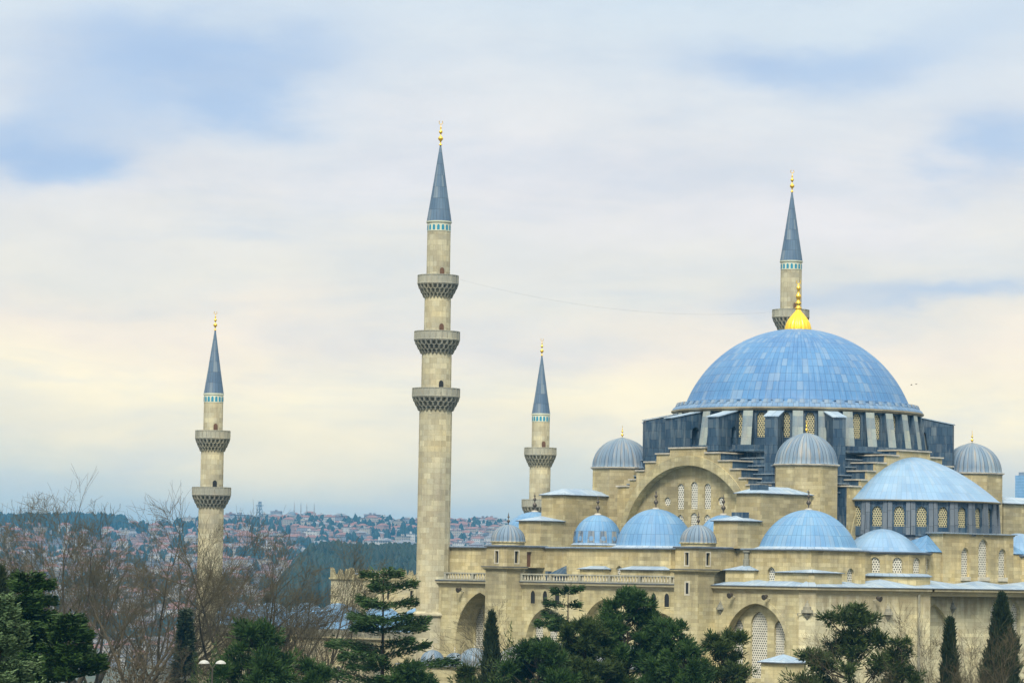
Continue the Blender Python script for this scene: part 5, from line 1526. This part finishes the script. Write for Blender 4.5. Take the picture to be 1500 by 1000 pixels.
for i in range(3600):
    px = rt.uniform(-500, 2000) if i < 1100 else rt.choice((rt.uniform(300, 620), rt.uniform(650, 745), rt.uniform(0, 300))); r_ = rt.uniform(2350, 5200)
    if 400 < px < 660 and r_ < 2750: continue
    x, y, z = spot(px, r_); s = rt.uniform(.5, 1.1)
    house_geo(mb, (x, y, z), 13 * s * rt.uniform(.8, 1.5), 11 * s, rt.uniform(7, 16) * s, AZ0 + rt.uniform(-1, 1) + PI / 2, rt.random() < .55, rt.choices(range(4), (3, 3, 3, 3))[0], rt.choice((4, 4, 5)))
tag(mb.build('distant_town', WALLS + [ROOF_R, ROOF_G]), kind='stuff')

# woods on the hills: nobody could count the trees
def wood(name, n, fpx, fr, hh, seed):
    g = np.random.default_rng(seed); VV = []; QQ = []; off = 0
    pxs = fpx(g, n); rs = fr(g, n)
    a = AZ0 - np.arctan((pxs - 750) / FPX); X = CAM.x + rs * np.cos(a); Y = CAM.y + rs * np.sin(a); Z = ground_z(X, Y)
    H = g.uniform(*hh, n); k = 7; th = 2 * PI * np.arange(k) / k
    lv = np.array([(.5, .0), (1.0, .30), (.85, .55), (.55, .82), (.1, 1.0)])
    W = H * g.uniform(.2, .34, n)
    rad = W[:, None, None] * lv[None, :, 0:1] * g.uniform(.65, 1.3, (n, 5, k)); zz = Z[:, None, None] + H[:, None, None] * lv[None, :, 1:2] + 0 * rad
    V = np.stack([X[:, None, None] + rad * np.cos(th), Y[:, None, None] + rad * np.sin(th), zz], -1).reshape(-1, 3)
    b_ = np.arange(n)[:, None, None] * 5 * k; l = np.arange(4)[None, :, None] * k; j = np.arange(k)[None, None]
    Q = np.stack([b_ + l + j, b_ + l + (j + 1) % k, b_ + l + k + (j + 1) % k, b_ + l + k + j], -1).reshape(-1, 4)
    tag(np_mesh(name, V, Q, MT['wood'], None), kind='stuff')
MT['wood'] = foliage('far_woodland', (0.005, 0.016, 0.012), (0.014, 0.032, 0.020), scale=.01)
wood('hill_wood', 3800, lambda g, n: g.uniform(392, 668, n), lambda g, n: g.uniform(2080, 2480, n), (12, 24), 4)
wood('ridge_wood', 2200, lambda g, n: g.uniform(-300, 190, n), lambda g, n: g.uniform(4750, 5280, n), (14, 26), 5)
wood('slope_trees', 1500, lambda g, n: g.uniform(-300, 1900, n), lambda g, n: g.uniform(2300, 5150, n), (8, 18), 6)
wood('town_trees', 2600, lambda g, n: g.uniform(-50, 760, n), lambda g, n: 2600 + 2500 * (.5 + .5 * np.sin(g.integers(0, 9, n) * .7)) * g.uniform(.9, 1.0, n), (9, 20), 16)

# landmarks on the skyline
def far_mosque(px, r_, lab, offs):
    x, y, z = spot(px, r_)
    o = thing('distant_mosque', lab, 'mosque', (x, y, z)); o.scale = (.55, .55, .52)
    st_ = plain('far_pale_stone', (0.30, 0.29, 0.27), .8); ld = plain('far_lead', (0.13, 0.16, 0.20), .8)
    mb = MB(); mb.box(-18, 18, -18, 18, -8, 12); mb.box(-13, 13, -13, 13, 12, 18); mb.build('wall', st_, o)
    mb = MB(); mb.lathe(dome_prof(12, 11, 18, 8), 24); mb.build('dome', ld, o)
    for s_, t_ in offs:
        mb = MB(); mb.lathe([(2.0, -8), (1.7, 30), (2.6, 31), (2.6, 33), (1.5, 33), (1.4, 46), (0.05, 60)], 10, (s_ * R_.x, s_ * R_.y + t_), share=False); mb.build('minaret', st_, o)
far_mosque(432, 5150, 'hazy mosque with minarets on the skyline right of the slim minaret', [(-5, 15), (8, 22)])
far_mosque(452, 5100, 'hazy mosque with tall minarets on the skyline, the right one of two', [(-6, 12), (10, 18)])
def pylon(px, r_, h, lab):
    x, y, z = spot(px, r_); o = thing('radio_mast', lab, 'mast', (x, y, z))
    mb = MB(); w0, w1 = 5.0, 1.2
    for sx in (-1, 1):
        for sy in (-1, 1): mb.tube([(sx * w0, sy * w0, -4), (sx * w1, sy * w1, h)], .45, 4)
    for i in range(7):
        f = i / 7; f2 = (i + 1) / 7; wa, wb = w0 + (w1 - w0) * f, w0 + (w1 - w0) * f2
        for sx in (-1, 1):
            mb.tube([(sx * wa, -wa, h * f), (sx * wb, wb, h * f2)], .3, 4); mb.tube([(-wa, sx * wa, h * f), (wb, sx * wb, h * f2)], .3, 4)
    mb.build('lattice', MT['trim'], o)
    mb = MB(); mb.box(-9, 9, -.6, .6, h * .8, h * .8 + 1); mb.build('cross_arm', MT['trim'], o)
pylon(385, 5150, 34, 'lattice mast on the skyline right of the slim minaret')
x, y, z = spot(1507, 4200); zt = top_z(1507, 694, 4200)
tw_ = thing('skyscraper', 'lone hazy blue tower block at the right edge of the skyline', 'tower block', (x, y, z))
mb = MB(); mb.box(-10, 10, -10, 10, -5, zt - z - 4); mb.build('shaft', facade('blue_glass', (0.20, 0.34, 0.55), (0.10, 0.2, 0.36), 2.0, 3.6), tw_)
mb = MB(); mb.box(-7, 7, -7, 7, zt - z - 4, zt - z); mb.build('plant_room', WALLS[3], tw_)

# ------------------------------------------------------------------ haze
mb = MB(); mb.box(-9000, 9000, -9000, 9000, -70, 172)
hz = mb.build('haze', None if False else MT['white'])
hm = bpy.data.materials.new('haze'); hm.use_nodes = True; ht = NT(hm.node_tree); ht.n.clear()
ho = ht.node('ShaderNodeOutputMaterial'); pv = ht.node('ShaderNodeVolumePrincipled')
pv.inputs['Color'].default_value = (0.09, 0.42, 0.84, 1); pv.inputs['Density'].default_value = 0.88e-4; pv.inputs['Anisotropy'].default_value = 0.1
ht.l.new(pv.outputs[0], ho.inputs['Volume'])
hz.data.materials.clear(); hz.data.materials.append(hm)
hz.visible_shadow = True
tag(hz, kind='stuff')
